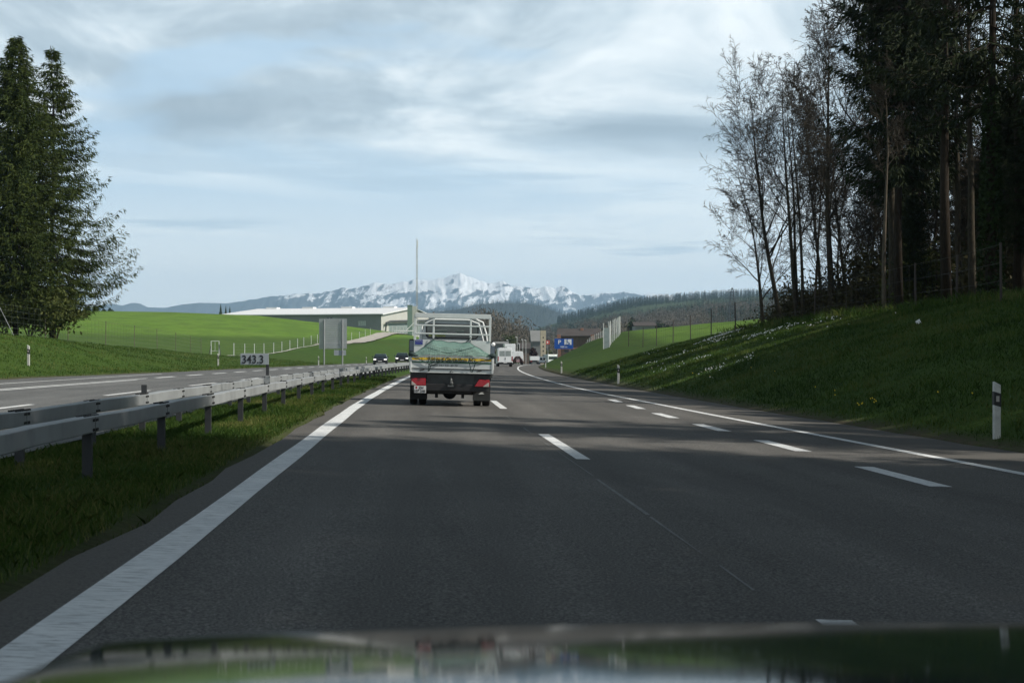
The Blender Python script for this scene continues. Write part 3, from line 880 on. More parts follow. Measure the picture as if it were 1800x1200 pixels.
# two tall spruces on the left bank
GL = 'spruces on the left bank'
make_spruce('spruce', 'broad dense olive green spruce at the left edge, left of the slender-topped spruce', on(G(28, 110), 110), 0, GL, M_SPRUCE,
            seed=5, H=20.8, Rb=5.6, h0=2.0, shape=.74, step=.36, nper=12, droop=.42, hang=.9, size=.44)
make_spruce('spruce', 'slender-topped spruce with open drooping right-hand branches on the left bank', on(G(92, 114), 114), 1.1, GL, M_SPRUCE,
            seed=9, H=21.2, Rb=7.0, h0=2.8, shape=.95, step=.80, nper=13, droop=.44, hang=1.3, size=.44)
for (u, Y, rx, rz_, lab) in [(6, 112, 2.4, 1.7, 'yellowish leafy bush behind the fence at the left edge'), (52, 108.5, 2.2, 1.6, 'olive brown bush behind the fence under the dense spruce'), (98, 111, 1.5, 1.7, 'narrow bush with light twigs at the foot of the slender-topped spruce')]:
    t = thing('bush', lab, 'bush', on(G(u, Y), Y), 0, 'bushes at the left fence')
    V, F = leaf_cloud(int(u) + 3, 2600, rx, 1.4, rz_, rz_ * .9, .15)
    np_mesh('foliage', V, F, M_BUSH, parent=t)
    mb = MB()
    for k in range(12):
        a = k * .9; mb.tube([(0, 0, -.3), (math.cos(a) * .4 * rx, math.sin(a) * .5, rz_), (math.cos(a) * .75 * rx, math.sin(a) * .9, rz_ * 1.8)], [.03, .02, .006], 4)
    mb.build('stems', M_TWIG, t)

# bare trees at the near edge of the right-hand wood
GB = 'bare trees at the edge of the right-hand wood'
bt = {}
bt['a'] = make_bare('bare_tree', 'small bare tree with a low fork, outermost on the left of the wood edge', on(G(1342, 112), 112), 0, GB, seed=3, H=9.5, r0=.15, lean=(-.03, 0), crown0=.22, nb=14, spread=1.25, up=.4)
bt['b'] = make_bare('bare_tree', 'tall bare tree leaning left with a wide arching crown', on(G(1374, 111), 111), 0, GB, seed=14, H=16.6, r0=.18, lean=(-.155, 0), crown0=.22, nb=18, spread=1.3, up=.5)
bt['c'] = make_bare('bare_tree', 'bare tree of three close stems between the leaning tree and the straight trunk', on(G(1408, 108), 108), 0, GB, seed=21, H=17.0, r0=.17, lean=(-.02, 0), stems=3, crown0=.32, nb=8, spread=1.05, up=.7)
bt['d'] = make_bare('bare_tree', 'tallest bare tree with a straight thick trunk and round open top', on(G(1460, 103), 103), 0, GB, seed=33, H=18.2, r0=.24, lean=(.005, 0), crown0=.34, nb=20, spread=.95, up=.9)
bt['e'] = make_bare('bare_tree', 'thin dark bare tree leaning left just left of the straight thick trunk', on(G(1446, 108), 108), 0, GB, seed=41, H=15.5, r0=.14, lean=(-.07, 0), crown0=.3, nb=15, spread=.9, up=.7)
def cp(key, u, Y, rz, sc_, label, group=GB):
    o = dup(bt[key], on(G(u, Y), Y), rz, label, group, (sc_, sc_, sc_)); return o
cp('e', 1434, 118, 2.0, .92, 'slender bare tree standing behind the three-stemmed tree')
cp('a', 1492, 112, 1.0, 1.25, 'low branchy bare tree right of the straight thick trunk')
cp('b', 1518, 118, 3.6, .88, 'bare tree deep in the wood between the thick trunk and the pale pole-like trunk')
cp('d', 1590, 116, 1.9, .80, 'bare tree in the back of the wood right of the pale pole-like trunk')
cp('c', 1628, 125, .8, .85, 'three-stemmed bare tree far back beside the dark spruce trunk')
cp('d', 1815, 98, 2.6, 1.05, 'bare tree at the right edge of the photo far back in the wood')
cp('b', 1720, 104, 5.0, 1.1, 'bare tree far back between the ivy-clad trunk and the spruce trunk')
cp('d', 1572, 88, 4.4, 1.22, 'tall bare tree whose twigs reach the top of the photo left of the dark spruces')
cp('e', 1690, 84, 1.2, 1.35, 'tall thin bare tree among the dark spruce crowns')
# pale pole-like trunk
make_bare('bare_tree', 'pale straight pole-like trunk with few branches at the fence', on(G(1554, 80), 80), 0, GB, trunk_mat=M_BARKP, seed=52, H=12, r0=.13, lean=(-.006, 0), crown0=.55, nb=8, spread=.6, up=.8)

GS = 'dark spruces of the right-hand wood'
sp = {}
sp['a'] = make_spruce('spruce', 'dark spruce with wide hanging crown, leftmost spruce of the right-hand wood', on(G(1580, 84), 84), .4, GS, M_SPRUCE_D, seed=61, H=25, Rb=4.7, h0=7.6, shape=.55, step=.55, nper=9, droop=.5, hang=1.5, size=.52, gap=.12)
sp['b'] = make_spruce('spruce', 'dark spruce with a bare straight lower trunk right of the pale trunk', on(G(1664, 72.5), 72.5), 2.0, GS, M_SPRUCE_D, seed=67, H=26, Rb=4.0, h0=8.8, shape=.5, step=.85, nper=7, droop=.45, hang=1.5, size=.54, gap=.42)
def cps(key, X, Y, rz, s, label):
    return dup(sp[key], on(X, Y), rz, label, GS, (s, s, s))
cps('b', G(1742, 70), 70, 1.0, 1.02, 'dark spruce with the thick ivy-clad trunk')
cps('a', G(1612, 95), 95, 3.0, .96, 'dark spruce standing in the second row behind the leftmost spruce')
cps('b', G(1790, 74), 74, 4.0, 1.0, 'dark spruce with a thin trunk at the right edge of the photo')
cps('b', G(1835, 84), 84, 1.7, 1.02, 'dark spruce in the second row at the right edge of the photo')
# the wood goes on along the road beyond the right of the photo
k = 0
OUT = 'dark spruce of the roadside wood standing beyond the right edge of the photo'
for (X, Y, key, s) in [(26, 61, 'a', .9), (25.5, 53, 'b', .95), (29, 57, 'a', .85), (24, 14, 'a', 1.15), (24.5, 11.5, 'a', 1.2), (25, 7, 'a', 1.22), (24.5, 2.5, 'a', 1.2), (25, -2, 'a', 1.22), (25, -7, 'a', 1.2), (30, 11, 'a', 1.2), (30, 5, 'a', 1.2), (30, -4, 'a', 1.2),
                       (25, 23.5, 'a', .80), (26.5, 21, 'b', .85), (29, 26, 'b', .85), (26, 31, 'a', .45), (25.5, 35, 'a', .42), (26, 39, 'a', .45), (27, 43, 'a', .5), (26, 47.5, 'a', .55), (33, 36, 'a', .6), (34, 44, 'a', .62), (33, 51, 'a', .7), (33, 28, 'b', .7)]:
    k += 1
    dup(sp[key], on(X, Y), k * 1.3, OUT, GS, (s, s, s))
for (X, Y, key, s) in [(27, 45, 'c', .85), (26, 28, 'e', .9)]:
    k += 1
    dup(bt[key], on(X, Y), k * 1.1, 'bare tree of the roadside wood standing beyond the right edge of the photo', GB, (s, s, s))
for i_, (X, Y, s) in enumerate([(26, 24, .5), (25.5, 27.5, .5), (28, 29.5, .55), (25, 33, .45), (28.5, 33.5, .55), (28, 37.5, .55), (25.5, 41, .48), (29, 41.5, .55), (25.5, 45, .48), (29.5, 46, .55), (25.5, 50, .5), (28.5, 50.5, .6), (26.5, 56, .5), (29.5, 54, .6), (26, 60, .5), (29, 62, .6), (26, 64.5, .42), (31, 66, .6), (23.6, 22, .4), (23.8, 18, .45), (24.2, 36.8, .44), (24, 39.3, .40), (24.2, 30.5, .42), (27, 35.2, .52), (24, 33.8, .40), (24.3, 43.2, .42), (24.1, 47.5, .42)]):  # low unseen spruces added to keep the sun off the bank
    dup(sp['a'], on(X, Y), i_ * 1.9, OUT, GS, (s, s, s))
LOW = 'young dark spruce growing low between the bare trunks of the right-hand wood'
for i_, (X, Y, s) in enumerate([(28, 73, .36), (27.5, 69, .40), (33, 85.5, .40), (29.2, 95, .30), (30.5, 103, .30), (30, 109.5, .18), (33, 106, .34), (26.8, 86.5, .26), (27.4, 91, .26), (34, 94, .42), (35, 102, .40), (32, 78, .42), (30, 72, .42)]):
    dup(sp['a'], on(X, Y), i_ * 2.3, LOW, GS, (s, s, s))
DEEP = 'dark spruce deep inside the right-hand wood, one of the rows hidden behind the front trees'
for (X, Y, key, s) in [(36, 110, 'b', .62), (39, 104, 'b', .6), (44, 99, 'b', .8), (48, 112, 'b', .6), (44, 80, 'b', .85), (31, 84, 'a', .48), (33, 90, 'a', .46), (36, 98, 'a', .45), (30, 77, 'a', .42), (39, 112, 'a', .45)]:
    k += 1
    dup(sp[key], on(X, Y), k * 1.7, DEEP, GS, (s, s, s))
SAP = 'thin bare sapling in the tangle of twigs below the spruce crowns of the right-hand wood'
for (u, Y, key, s, rz) in [(1475, 106, 'a', .8, 2), (1515, 104, 'e', .6, 3), (1535, 110, 'a', 1.1, 4), (1560, 103, 'c', .55, .5), (1585, 100, 'a', 1.0, 5), (1610, 106, 'e', .65, 1), (1640, 98, 'a', 1.1, 2.4), (1680, 96, 'c', .6, 3.3), (1715, 92, 'a', 1.0, 4.4), (1750, 96, 'e', .6, .2), (1775, 90, 'a', 1.0, 1.4), (1800, 94, 'c', .6, 5.2)]:
    dup(bt[key], on(G(u, Y), Y), rz, SAP, GB, (s, s, s))
# ivy-clad trunk, leaning bare trunk
iv = thing('ivy', 'ivy climbing the thick spruce trunk near the right edge', 'ivy', on(G(1742, 70), 70))
r_ = np.random.default_rng(8); n = 2600
h_ = r_.random(n) * 9.5; a_ = r_.random(n) * 6.28; rr_ = (.42 + .16 * r_.random(n)) * (1.15 - h_ / 16)
c_ = np.stack([np.cos(a_) * rr_, np.sin(a_) * rr_, h_], 1); d_ = r_.normal(size=(n, 3)); d_ /= np.linalg.norm(d_, axis=1)[:, None]
e_ = r_.normal(size=(n, 3)); e_ /= np.linalg.norm(e_, axis=1)[:, None]
V_ = np.stack([c_ - d_ * .11, c_ + e_ * .09, c_ + d_ * .11, c_ - e_ * .09], 1).reshape(-1, 3)
np_mesh('foliage', V_, np.arange(len(V_)).reshape(-1, 4), M_IVY, parent=iv)
make_bare('bare_tree', 'tall brown trunk leaning slightly left between the two dark spruce trunks', on(G(1712, 75), 75), 0, GB, trunk_mat=M_BARK, seed=77, H=21, r0=.21, lean=(-.035, 0), crown0=.5, nb=15, spread=.8, up=.8)

# brushwood under the wood
def brush(u, Y, rx, rz_, seed, label, mat, n=6000):
    t = thing('bush', label, 'bush', on(G(u, Y), Y), 0, 'bushes under the right-hand wood')
    V, F = leaf_cloud(seed, n, rx * 1.15, 2.2, rz_ * 1.15, rz_ * .8, .12, 12)
    np_mesh('foliage', V, F, mat, parent=t)
    rr = random.Random(seed); mb = MB()
    for q in range(60):
        a = rr.random() * 6.28; l = rr.uniform(.5, 1.25)
        b = Vector((math.cos(a) * rx * .4 * rr.random(), math.sin(a) * .8, -.3)); tip = Vector((math.cos(a) * rx * l, math.sin(a) * 2 * l, rz_ * rr.uniform(1.2, 2.7)))
        mid = b.lerp(tip, .5) + Vector((0, 0, .4)); mb.tube([b, mid, tip], [.03, .018, .006], 3, False)
    mb.build('stems', M_TWIG, t)
for i, (u, Y, rx, rz_, lab, mt) in enumerate([
    (1398, 119, 2.6, 1.2, 'low bush behind the leftmost bare trunks', M_BRUSH), (1448, 114, 2.8, 1.5, 'bush around the foot of the straight thick trunk', M_BRUSH),
    (1500, 104, 3.0, 2.0, 'thick brown-green bush right of the straight thick trunk', M_BRUSH), (1545, 98, 3.0, 2.0, 'thick bush left of the pale pole-like trunk', M_BRUSH),
    (1600, 93, 2.8, 2.2, 'tall bush right of the pale pole-like trunk', M_BRUSH), (1640, 88, 2.0, 1.6, 'greener leafy bush left of the bare straight spruce trunk', M_BUSH),
    (1700, 88, 2.6, 1.4, 'low dark bush behind the leaning brown trunk', M_BRUSH), (1760, 82, 2.5, 1.3, 'low dark bush right of the ivy-clad trunk', M_BRUSH), (1820, 78, 2.6, 1.6, 'dark bush at the right edge of the wood floor', M_BRUSH)]):
    brush(u, Y, rx, rz_, 100 + i, lab, mt)
# ------------------------------------------------------------------ far trees on the left skyline
for i, (u, h, lab) in enumerate([(118, 9, 'small far tree under the left lattice pylon'), (140, 11, 'first small tree right of the left pylon on the field skyline'), (152, 6, 'low round far tree second from the left pylon'), (169, 8, 'wider far tree on the crest third from the left pylon'),
                                 (182, 5, 'tiny far tree on the crest left of the middle of the field'), (197, 7, 'small pointed far tree on the field crest'), (388, 12, 'tall far conifer at the left end of the warehouse roof'), (397, 9, 'shorter far conifer at the left end of the warehouse roof'), (404, 8, 'smallest far conifer touching the warehouse roof end')]):
    Y = 800; X = G(u, Y)
    V, F = leaf_cloud(300 + i, 260, h * .3, h * .3, h * .42, 0, .9, 5) if i < 6 else (None, None)
    zt = 1.28 + (626 - (547 - h * .9)) * Y / 2766
    t = thing('far_tree', lab, 'tree', (X, Y, gz(X, Y)), 0, 'small trees on the left skyline')
    zz = zt - gz(X, Y)
    if i < 6:
        V = V + np.array([0, 0, zz - h * .45]); np_mesh('crown', V, F, M_WOODC, parent=t)
    else:
        mb = MB()
        for q in range(9):
            zz0 = zz - h * 1.5 + q * h * .16; rr = h * .30 * (1 - q / 9.5)
            mb.tube([(0, 0, zz0), (0, 0, zz0 + h * .3)], [rr, .02], 7)
        mb.build('crown', M_WOODC, t)
    MB().tube([(0, 0, -.5), (0, 0, zz - h * .3)], [.35, .12], 5).build('trunk', M_BARK, t)
# ------------------------------------------------------------------ guard rails
def rail(name, label, s0, first, pitch, last, side):
    """box-beam rail; the face towards traffic is at s0 + side * .075"""
    root = thing(name, label, 'guard rail', (0, 0, 0))
    ys = np.concatenate([np.arange(first - 2 * pitch, 130, pitch / 4), np.arange(130, last, pitch)])
    mb = MB()
    prof = [(-.075, .475), (.075, .475), (.083, .485), (.083, .640), (.075, .648), (-.075, .648), (-.083, .640), (-.083, .485)]
    n = len(prof)
    vs, fs = [], []
    for y in ys:
        x0 = s0 + float(cx(y)); z0 = float(zroad(s0, y)) + .006 * math.sin(y * .9) + .004 * math.sin(y * 2.3)
        vs += [(x0 + a, y, z0 + b) for a, b in prof]
    for i in range(len(ys) - 1):
        for j in range(n):
            j2 = (j + 1) % n
            fs.append((i * n + j, i * n + j2, (i + 1) * n + j2, (i + 1) * n + j))
    mb.add(vs, fs)
    mb.cur = 1
    yj = first - 2 * pitch
    while yj < min(last, 95):
        x0 = s0 + float(cx(yj)); z0 = float(zroad(s0, yj))
        for yy in (-.11, -.045, .045, .11):
            for zz in (-.05, .05): mb.tube([(x0 + side * .080, yj + yy, z0 + .561 + zz), (x0 + side * .094, yj + yy, z0 + .561 + zz)], .017, 6)
        for yy in (-.30, -.22, -.14, -.06, .06, .14, .22, .30):
            for xx in (-.04, .04): mb.tube([(x0 + xx, yj + yy, z0 + .645), (x0 + xx, yj + yy, z0 + .664)], .018, 6)
        mb.box(x0 + side * .083 - .002, x0 + side * .083 + .003, yj - .004, yj + .004, z0 + .487, z0 + .638)
        yj += pitch
    mb.build('beam', [M_GALV, M_BOLT], root)
    pm_ = MB().box(-.05, .05, -.035, .035, -.4, .478).box(-.062, .062, -.06, .06, .462, .476).build('post', M_POSTST, root)
    y = first - 2 * pitch; i = 0
    while y < last and i < 98:
        x = s0 + float(cx(y)); z = float(zroad(s0, y))
        for src, lim in ((pm_, last),):
            if y > lim: continue
            o = src if i == 0 else src.copy()
            if i: C.objects.link(o); o.parent = root
            o.location = (x, y, z)
        i += 1; y += pitch
    return root
rail('guard_rail', 'nearer galvanised box-beam guard rail on dark posts along the median', -3.55, 16.55, 4.7, 330, 1)
rail('guard_rail', 'farther box-beam guard rail of the median beside the opposite road', -4.70, 18.26, 4.02, 330, 1)
t = thing('rail_stub', 'short grey square post end sticking up above the farther guard rail', 'post', (-4.70 + float(cx(26.5)), 26.5, 0))
MB().box(-.045, .045, -.03, .03, .30, .80).build('square_tube', M_POSTST, t, bevel=.004)

t = thing('kilometre_sign', 'grey kilometre sign reading 343.3 on a post above the guard rail', 'sign', (-3.55 + float(cx(36)), 36.0, 0))
MB().box(-.615, .03, -.012, .012, 1.085, 1.345).build('panel', M_SIGNGR, t, bevel=.006)
text('lettering', '343.3', M_BLKSGN, t, -.575, -.09, 1.115, 1.305, -.016)
MB().box(-.035, .035, .014, .06, .64, 1.30).build('post', M_POSTST, t)
cb = MB().box(-.075, .075, -.07, .09, .652, .84).build('clamp_box', M_GALV, t, bevel=.006)
mb = MB()
for xx in (-.05, .05):
    for zz in (.68, .81): mb.tube([(xx, -.07, zz), (xx, -.085, zz)], .012, 6)
mb.build('bolts', M_BOLT, cb)

# ------------------------------------------------------------------ delineator posts
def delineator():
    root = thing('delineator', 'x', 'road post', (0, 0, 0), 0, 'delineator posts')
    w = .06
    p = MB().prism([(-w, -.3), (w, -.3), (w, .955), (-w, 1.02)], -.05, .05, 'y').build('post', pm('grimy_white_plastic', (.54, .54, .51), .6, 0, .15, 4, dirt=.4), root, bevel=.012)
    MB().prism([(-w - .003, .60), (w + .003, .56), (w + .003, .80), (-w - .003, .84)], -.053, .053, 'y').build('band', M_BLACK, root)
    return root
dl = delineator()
rf_l = MB().box(-.028, .028, -.058, -.052, .66, .76).build('reflector', M_LENS, dl)
def put(X, Y, label, first=False, s=1.0):
    o = dl if first else dup(dl, (0, 0, 0))
    o.location = on(X, Y); o['label'] = label; o['group'] = 'delineator posts'; o.scale = (1, 1, s)
    return o
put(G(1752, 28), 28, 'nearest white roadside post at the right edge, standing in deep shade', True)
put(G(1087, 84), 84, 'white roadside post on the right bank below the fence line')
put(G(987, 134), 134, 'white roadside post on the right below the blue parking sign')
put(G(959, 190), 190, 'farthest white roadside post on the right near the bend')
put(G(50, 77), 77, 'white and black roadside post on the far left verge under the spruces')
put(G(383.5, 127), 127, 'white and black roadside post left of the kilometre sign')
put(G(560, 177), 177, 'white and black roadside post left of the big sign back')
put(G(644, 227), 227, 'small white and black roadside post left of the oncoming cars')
t = thing('litter', 'white scrap of paper lying on the right bank below the wood', 'litter', on(G(1614, 56), 56))
MB().add([(-.09, -.1, .05), (.10, -.05, .08), (.08, .12, .24), (-.07, .09, .15), (0, .0, .09)], [(0, 1, 4), (1, 2, 4), (2, 3, 4), (3, 0, 4)]).build('scrap', M_PAPER, t)

# ------------------------------------------------------------------ fences
def fence(name, label, pts, h, pw, mat, wires=True, parts_h=None, wmat=M_WIRE, nw=6):
    root = thing(name, label, 'fence', pts[0])
    o0 = Vector(pts[0])
    for i, p in enumerate(pts):
        q = Vector(p) - o0; hh = parts_h[i] if parts_h else h
        MB().tube([q + Vector((0, 0, -.4)), q + Vector((random.gauss(0, .012) * hh, random.gauss(0, .01) * hh, hh))], pw, 6).build('post', mat, root)
    if wires:
        mb = MB()
        for i in range(len(pts) - 1):
            a = Vector(pts[i]) - o0; b = Vector(pts[i + 1]) - o0
            ha = parts_h[i] if parts_h else h; hb = parts_h[i + 1] if parts_h else h
            for k in range(nw):
                f = .04 + .93 * k / (nw - 1)
                mb.tube([a + Vector((0, 0, ha * f)), b + Vector((0, 0, hb * f))], .007, 3, False)
            m = max(2, int((b - a).length / 1.1))
            for k in range(1, m):
                f = k / m; g = a.lerp(b, f); hk = ha + (hb - ha) * f
                mb.tube([g + Vector((0, 0, .05)), g + Vector((0, 0, hk * .97))], .0045, 3, False)
        mb.build('wires', wmat, root)
    return root
lf = [on(-26.4 + .4 * math.sin(Y), Y) for Y in (88, 98.5, 107.7, 117, 128, 140, 152, 164, 176, 187)]
f1 = fence('wire_fence', 'tall wire fence on pale posts along the left bank below the field', lf, 1.95, .032, M_PALEPOST if False else M_WOODPOST)
mb = MB(); o0 = Vector(lf[0]); q = Vector(lf[1]) - o0
mb.tube([q + Vector((0, 0, 1.7)), q + Vector((-.8, -.2, -.1))], .022, 5)
mb.build('brace', M_GALV, f1)
MB().tube([q + Vector((0, 0, 1.7)), q + Vector((.8, .4, -.1))], .022, 5).build('brace', M_GALV, f1)
lf2 = [on(G(u, Y), Y) for u, Y in [(411, 196), (430, 204), (447, 213), (464, 223), (481, 234), (495.5, 244), (509.5, 255), (523, 266), (534, 276), (547, 287), (558, 297), (575, 308), (618, 330), (632, 345), (642, 360), (651, 374)]]
fence('wire_fence', 'lower wire fence on pale posts between the field gate and the big sign back', lf2, 1.65, .05, M_PALEPOST, wmat=M_WIRE, nw=5)
lf3 = [on(G(u, Y) , Y) for u, Y in [(684, 395), (690, 410), (697, 425), (703, 438), (709, 452), (716, 466)]]
fence('wire_fence', 'short row of pale posts beside the gravel path near the warehouse', lf3, 2.0, .06, M_PALEPOST, nw=4)
gt = thing('field_gate', 'tall narrow pale frame gate with slanted side props at the foot of the field', 'gate', on(G(378, 190), 190))
mb = MB(); w = .48
for x in (-w, w): mb.tube([(x, 0, -.3), (x, 0, 1.75)], .05, 6)
mb.tube([(-w, 0, 1.75), (w, 0, 1.75)], .05, 6); mb.tube([(-w, 0, .55), (w, 0, .55)], .03, 6); mb.tube([(0, 0, .55), (0, 0, 1.75)], .022, 6)
mb.build('frame', M_PALEPOST, gt)
mb = MB()
mb.tube([(-w, 0, 1.2), (-w - .35, -.2, -.3)], .04, 6); mb.tube([(w, 0, 1.4), (w + .3, -.3, -.5)], .04, 6)
mb.build('prop', M_POSTST, gt)

rfp = [(1760, 56), (1681, 64), (1610, 71), (1432, 92), (1293, 108), (1250, 121), (1214, 134), (1183, 145), (1154, 155), (1130, 166), (1105, 178)]
rfpts = [on(G(u, Y), Y) for u, Y in rfp]
fence('wildlife_fence', 'dark thin wildlife fence along the top of the right bank in front of the field', rfpts, 2.1, .045, M_DARKPOST, nw=4, wmat=pm('rusty_wire', (.035, .035, .03), .8))
wf = [(1071, 190), (1074, 196), (1080, 203), (1086, 212), (1090, 222), (1088, 234), (1083, 246), (1077, 258), (1070, 270), (1063, 282), (1056, 294), (1049, 306), (1042, 318), (1036, 330), (1030, 342)]
wf = [q for a_, b_ in zip(wf, wf[1:]) for q in (a_, ((a_[0] + b_[0]) / 2, (a_[1] + b_[1]) / 2))] + [wf[-1]]
wpts = [on(G(u, Y), Y) for u, Y in wf]
whs = list(np.interp(np.arange(29), [0, 8, 28], [3.0, 2.5, 1.25]))
wfence = fence('post_fence', 'row of tall whitish fence posts climbing the right bank before the brown-roofed house', wpts, 2.4, .055, M_PALEPOST, parts_h=whs, nw=4, wmat=M_WIRE)
t = thing('mesh_panel', 'grey upright mesh panel between two white posts at the near end of the post row', 'panel', on(G(1066, 188), 188))
MB().box(-.30, .30, -.03, .03, -.3, 2.45).build('panel', M_PANELGL, t)
MB().tube([(-.36, 0, -.4), (-.36, 0, 3.0)], .05, 6).build('post', M_PALEPOST, t); MB().tube([(.36, 0, -.4), (.36, 0, 2.7)], .05, 6).build('post', M_PALEPOST, t)

# ------------------------------------------------------------------ big sign seen from behind
Ysg = 185.0
gx, gy, gzz = on(G(602, Ysg), Ysg)
t = thing('direction_sign', 'back of a large slatted grey direction sign on two posts', 'sign', (gx, gy, gzz))
mb = MB()
for k in range(14):
    z0 = 2.02 + k * .252
    mb.prism([(-.04, z0 + .21), (.02, z0 + .21), (.02, z0), (-.0, z0)], -2.75, .52, 'x')
    mb.box(-2.75, .52, -.01, .06, z0 + .222, z0 + .252)
mb.build('panel', pm('sign_back_aluminium', (.46, .49, .50), .45, .3, .08, .8), t)
MB().tube([(-.0, -.10, -.5), (0, -.10, 5.4)], .085, 8).build('post', M_GALV, t)
zl = gz(gx - 2.15, gy) - gzz
MB().tube([(-2.15, -.10, zl - .5), (-2.15, -.10, 5.4)], .085, 8).build('post', M_GALV, t)
MB().box(-1.0, .42, -.05, -.03, 1.25, 1.88).build('sub_panel', M_SIGNGR, t)

# blue parking sign
Yp = 290.0
t = thing('parking_sign', 'blue parking sign with white P and wheelchair symbol on the right bank', 'sign', on(G(991, Yp), Yp))
z0 = 2.62 - (gz(G(991, Yp), Yp))
z0 = 1.28 + (626 - 613) * Yp / 2766 - t.location.z; z1 = 1.28 + (626 - 595) * Yp / 2766 - t.location.z
MB().box(-1.72, 1.72, -.03, .03, z0, z1).build('panel', M_BLUE, t, bevel=.01)
hh = z1 - z0
MB().box(.12, 1.42, -.04, -.032, z0 + hh * .40, z1 - hh * .06).build('symbol_field', M_WHITE, t)
mb = MB(); cz = z0 + hh * .60
ring = [(.72 + .30 * math.cos(a), -.052, cz + .28 * math.sin(a) - .08) for a in np.linspace(-2.9, .6, 14)]
mb.tube(ring, .055, 6); mb.sphere((.66, -.052, cz + .60), .10, 8, 6)
mb.tube([(.66, -.052, cz + .45), (.70, -.052, cz + .08), (.98, -.052, cz + .06), (1.14, -.052, cz - .28)], .06, 6)
mb.build('wheelchair_symbol', M_BLUE, t)
text('letter', 'P', M_WHITE, t, -1.02, -.52, z0 + hh * .46, z0 + hh * .86, -.04)
text('distance', '500 m', M_WHITE, t, -.62, .62, z0 + hh * .12, z0 + hh * .28, -.04)
for x in (-1.15, 1.15): MB().tube([(x, .06, -.6), (x, .06, z1 - .1)], .06, 8).build('post', M_GALV, t)

# ------------------------------------------------------------------ wheels
def wheel(parent, x, y, r, w, name='wheel', rim_out=-1):
    o = MB()
    prof = [(r * .62, -w / 2), (r * .93, -w / 2), (r, -w * .36), (r, w * .36), (r * .93, w / 2), (r * .62, w / 2)]
    n = 22; vs, fs = [], []
    for k in range(n):
        a = 2 * math.pi * k / n
        vs += [(x + q, y + p * math.cos(a), r + p * math.sin(a)) for p, q in prof]
    m = len(prof)
    for k in range(n):
        for j in range(m):
            j2 = (j + 1) % m; k2 = (k + 1) % n
            fs.append((k * m + j, k * m + j2, k2 * m + j2, k2 * m + j))
    o.add(vs, fs); t_ = o.build(name, M_RUBBER, parent, True)
    MB().tube([(x - w * .42, y, r), (x + w * .42, y, r)], r * .63, 16).build('rim', M_RIM, t_)
    return t_

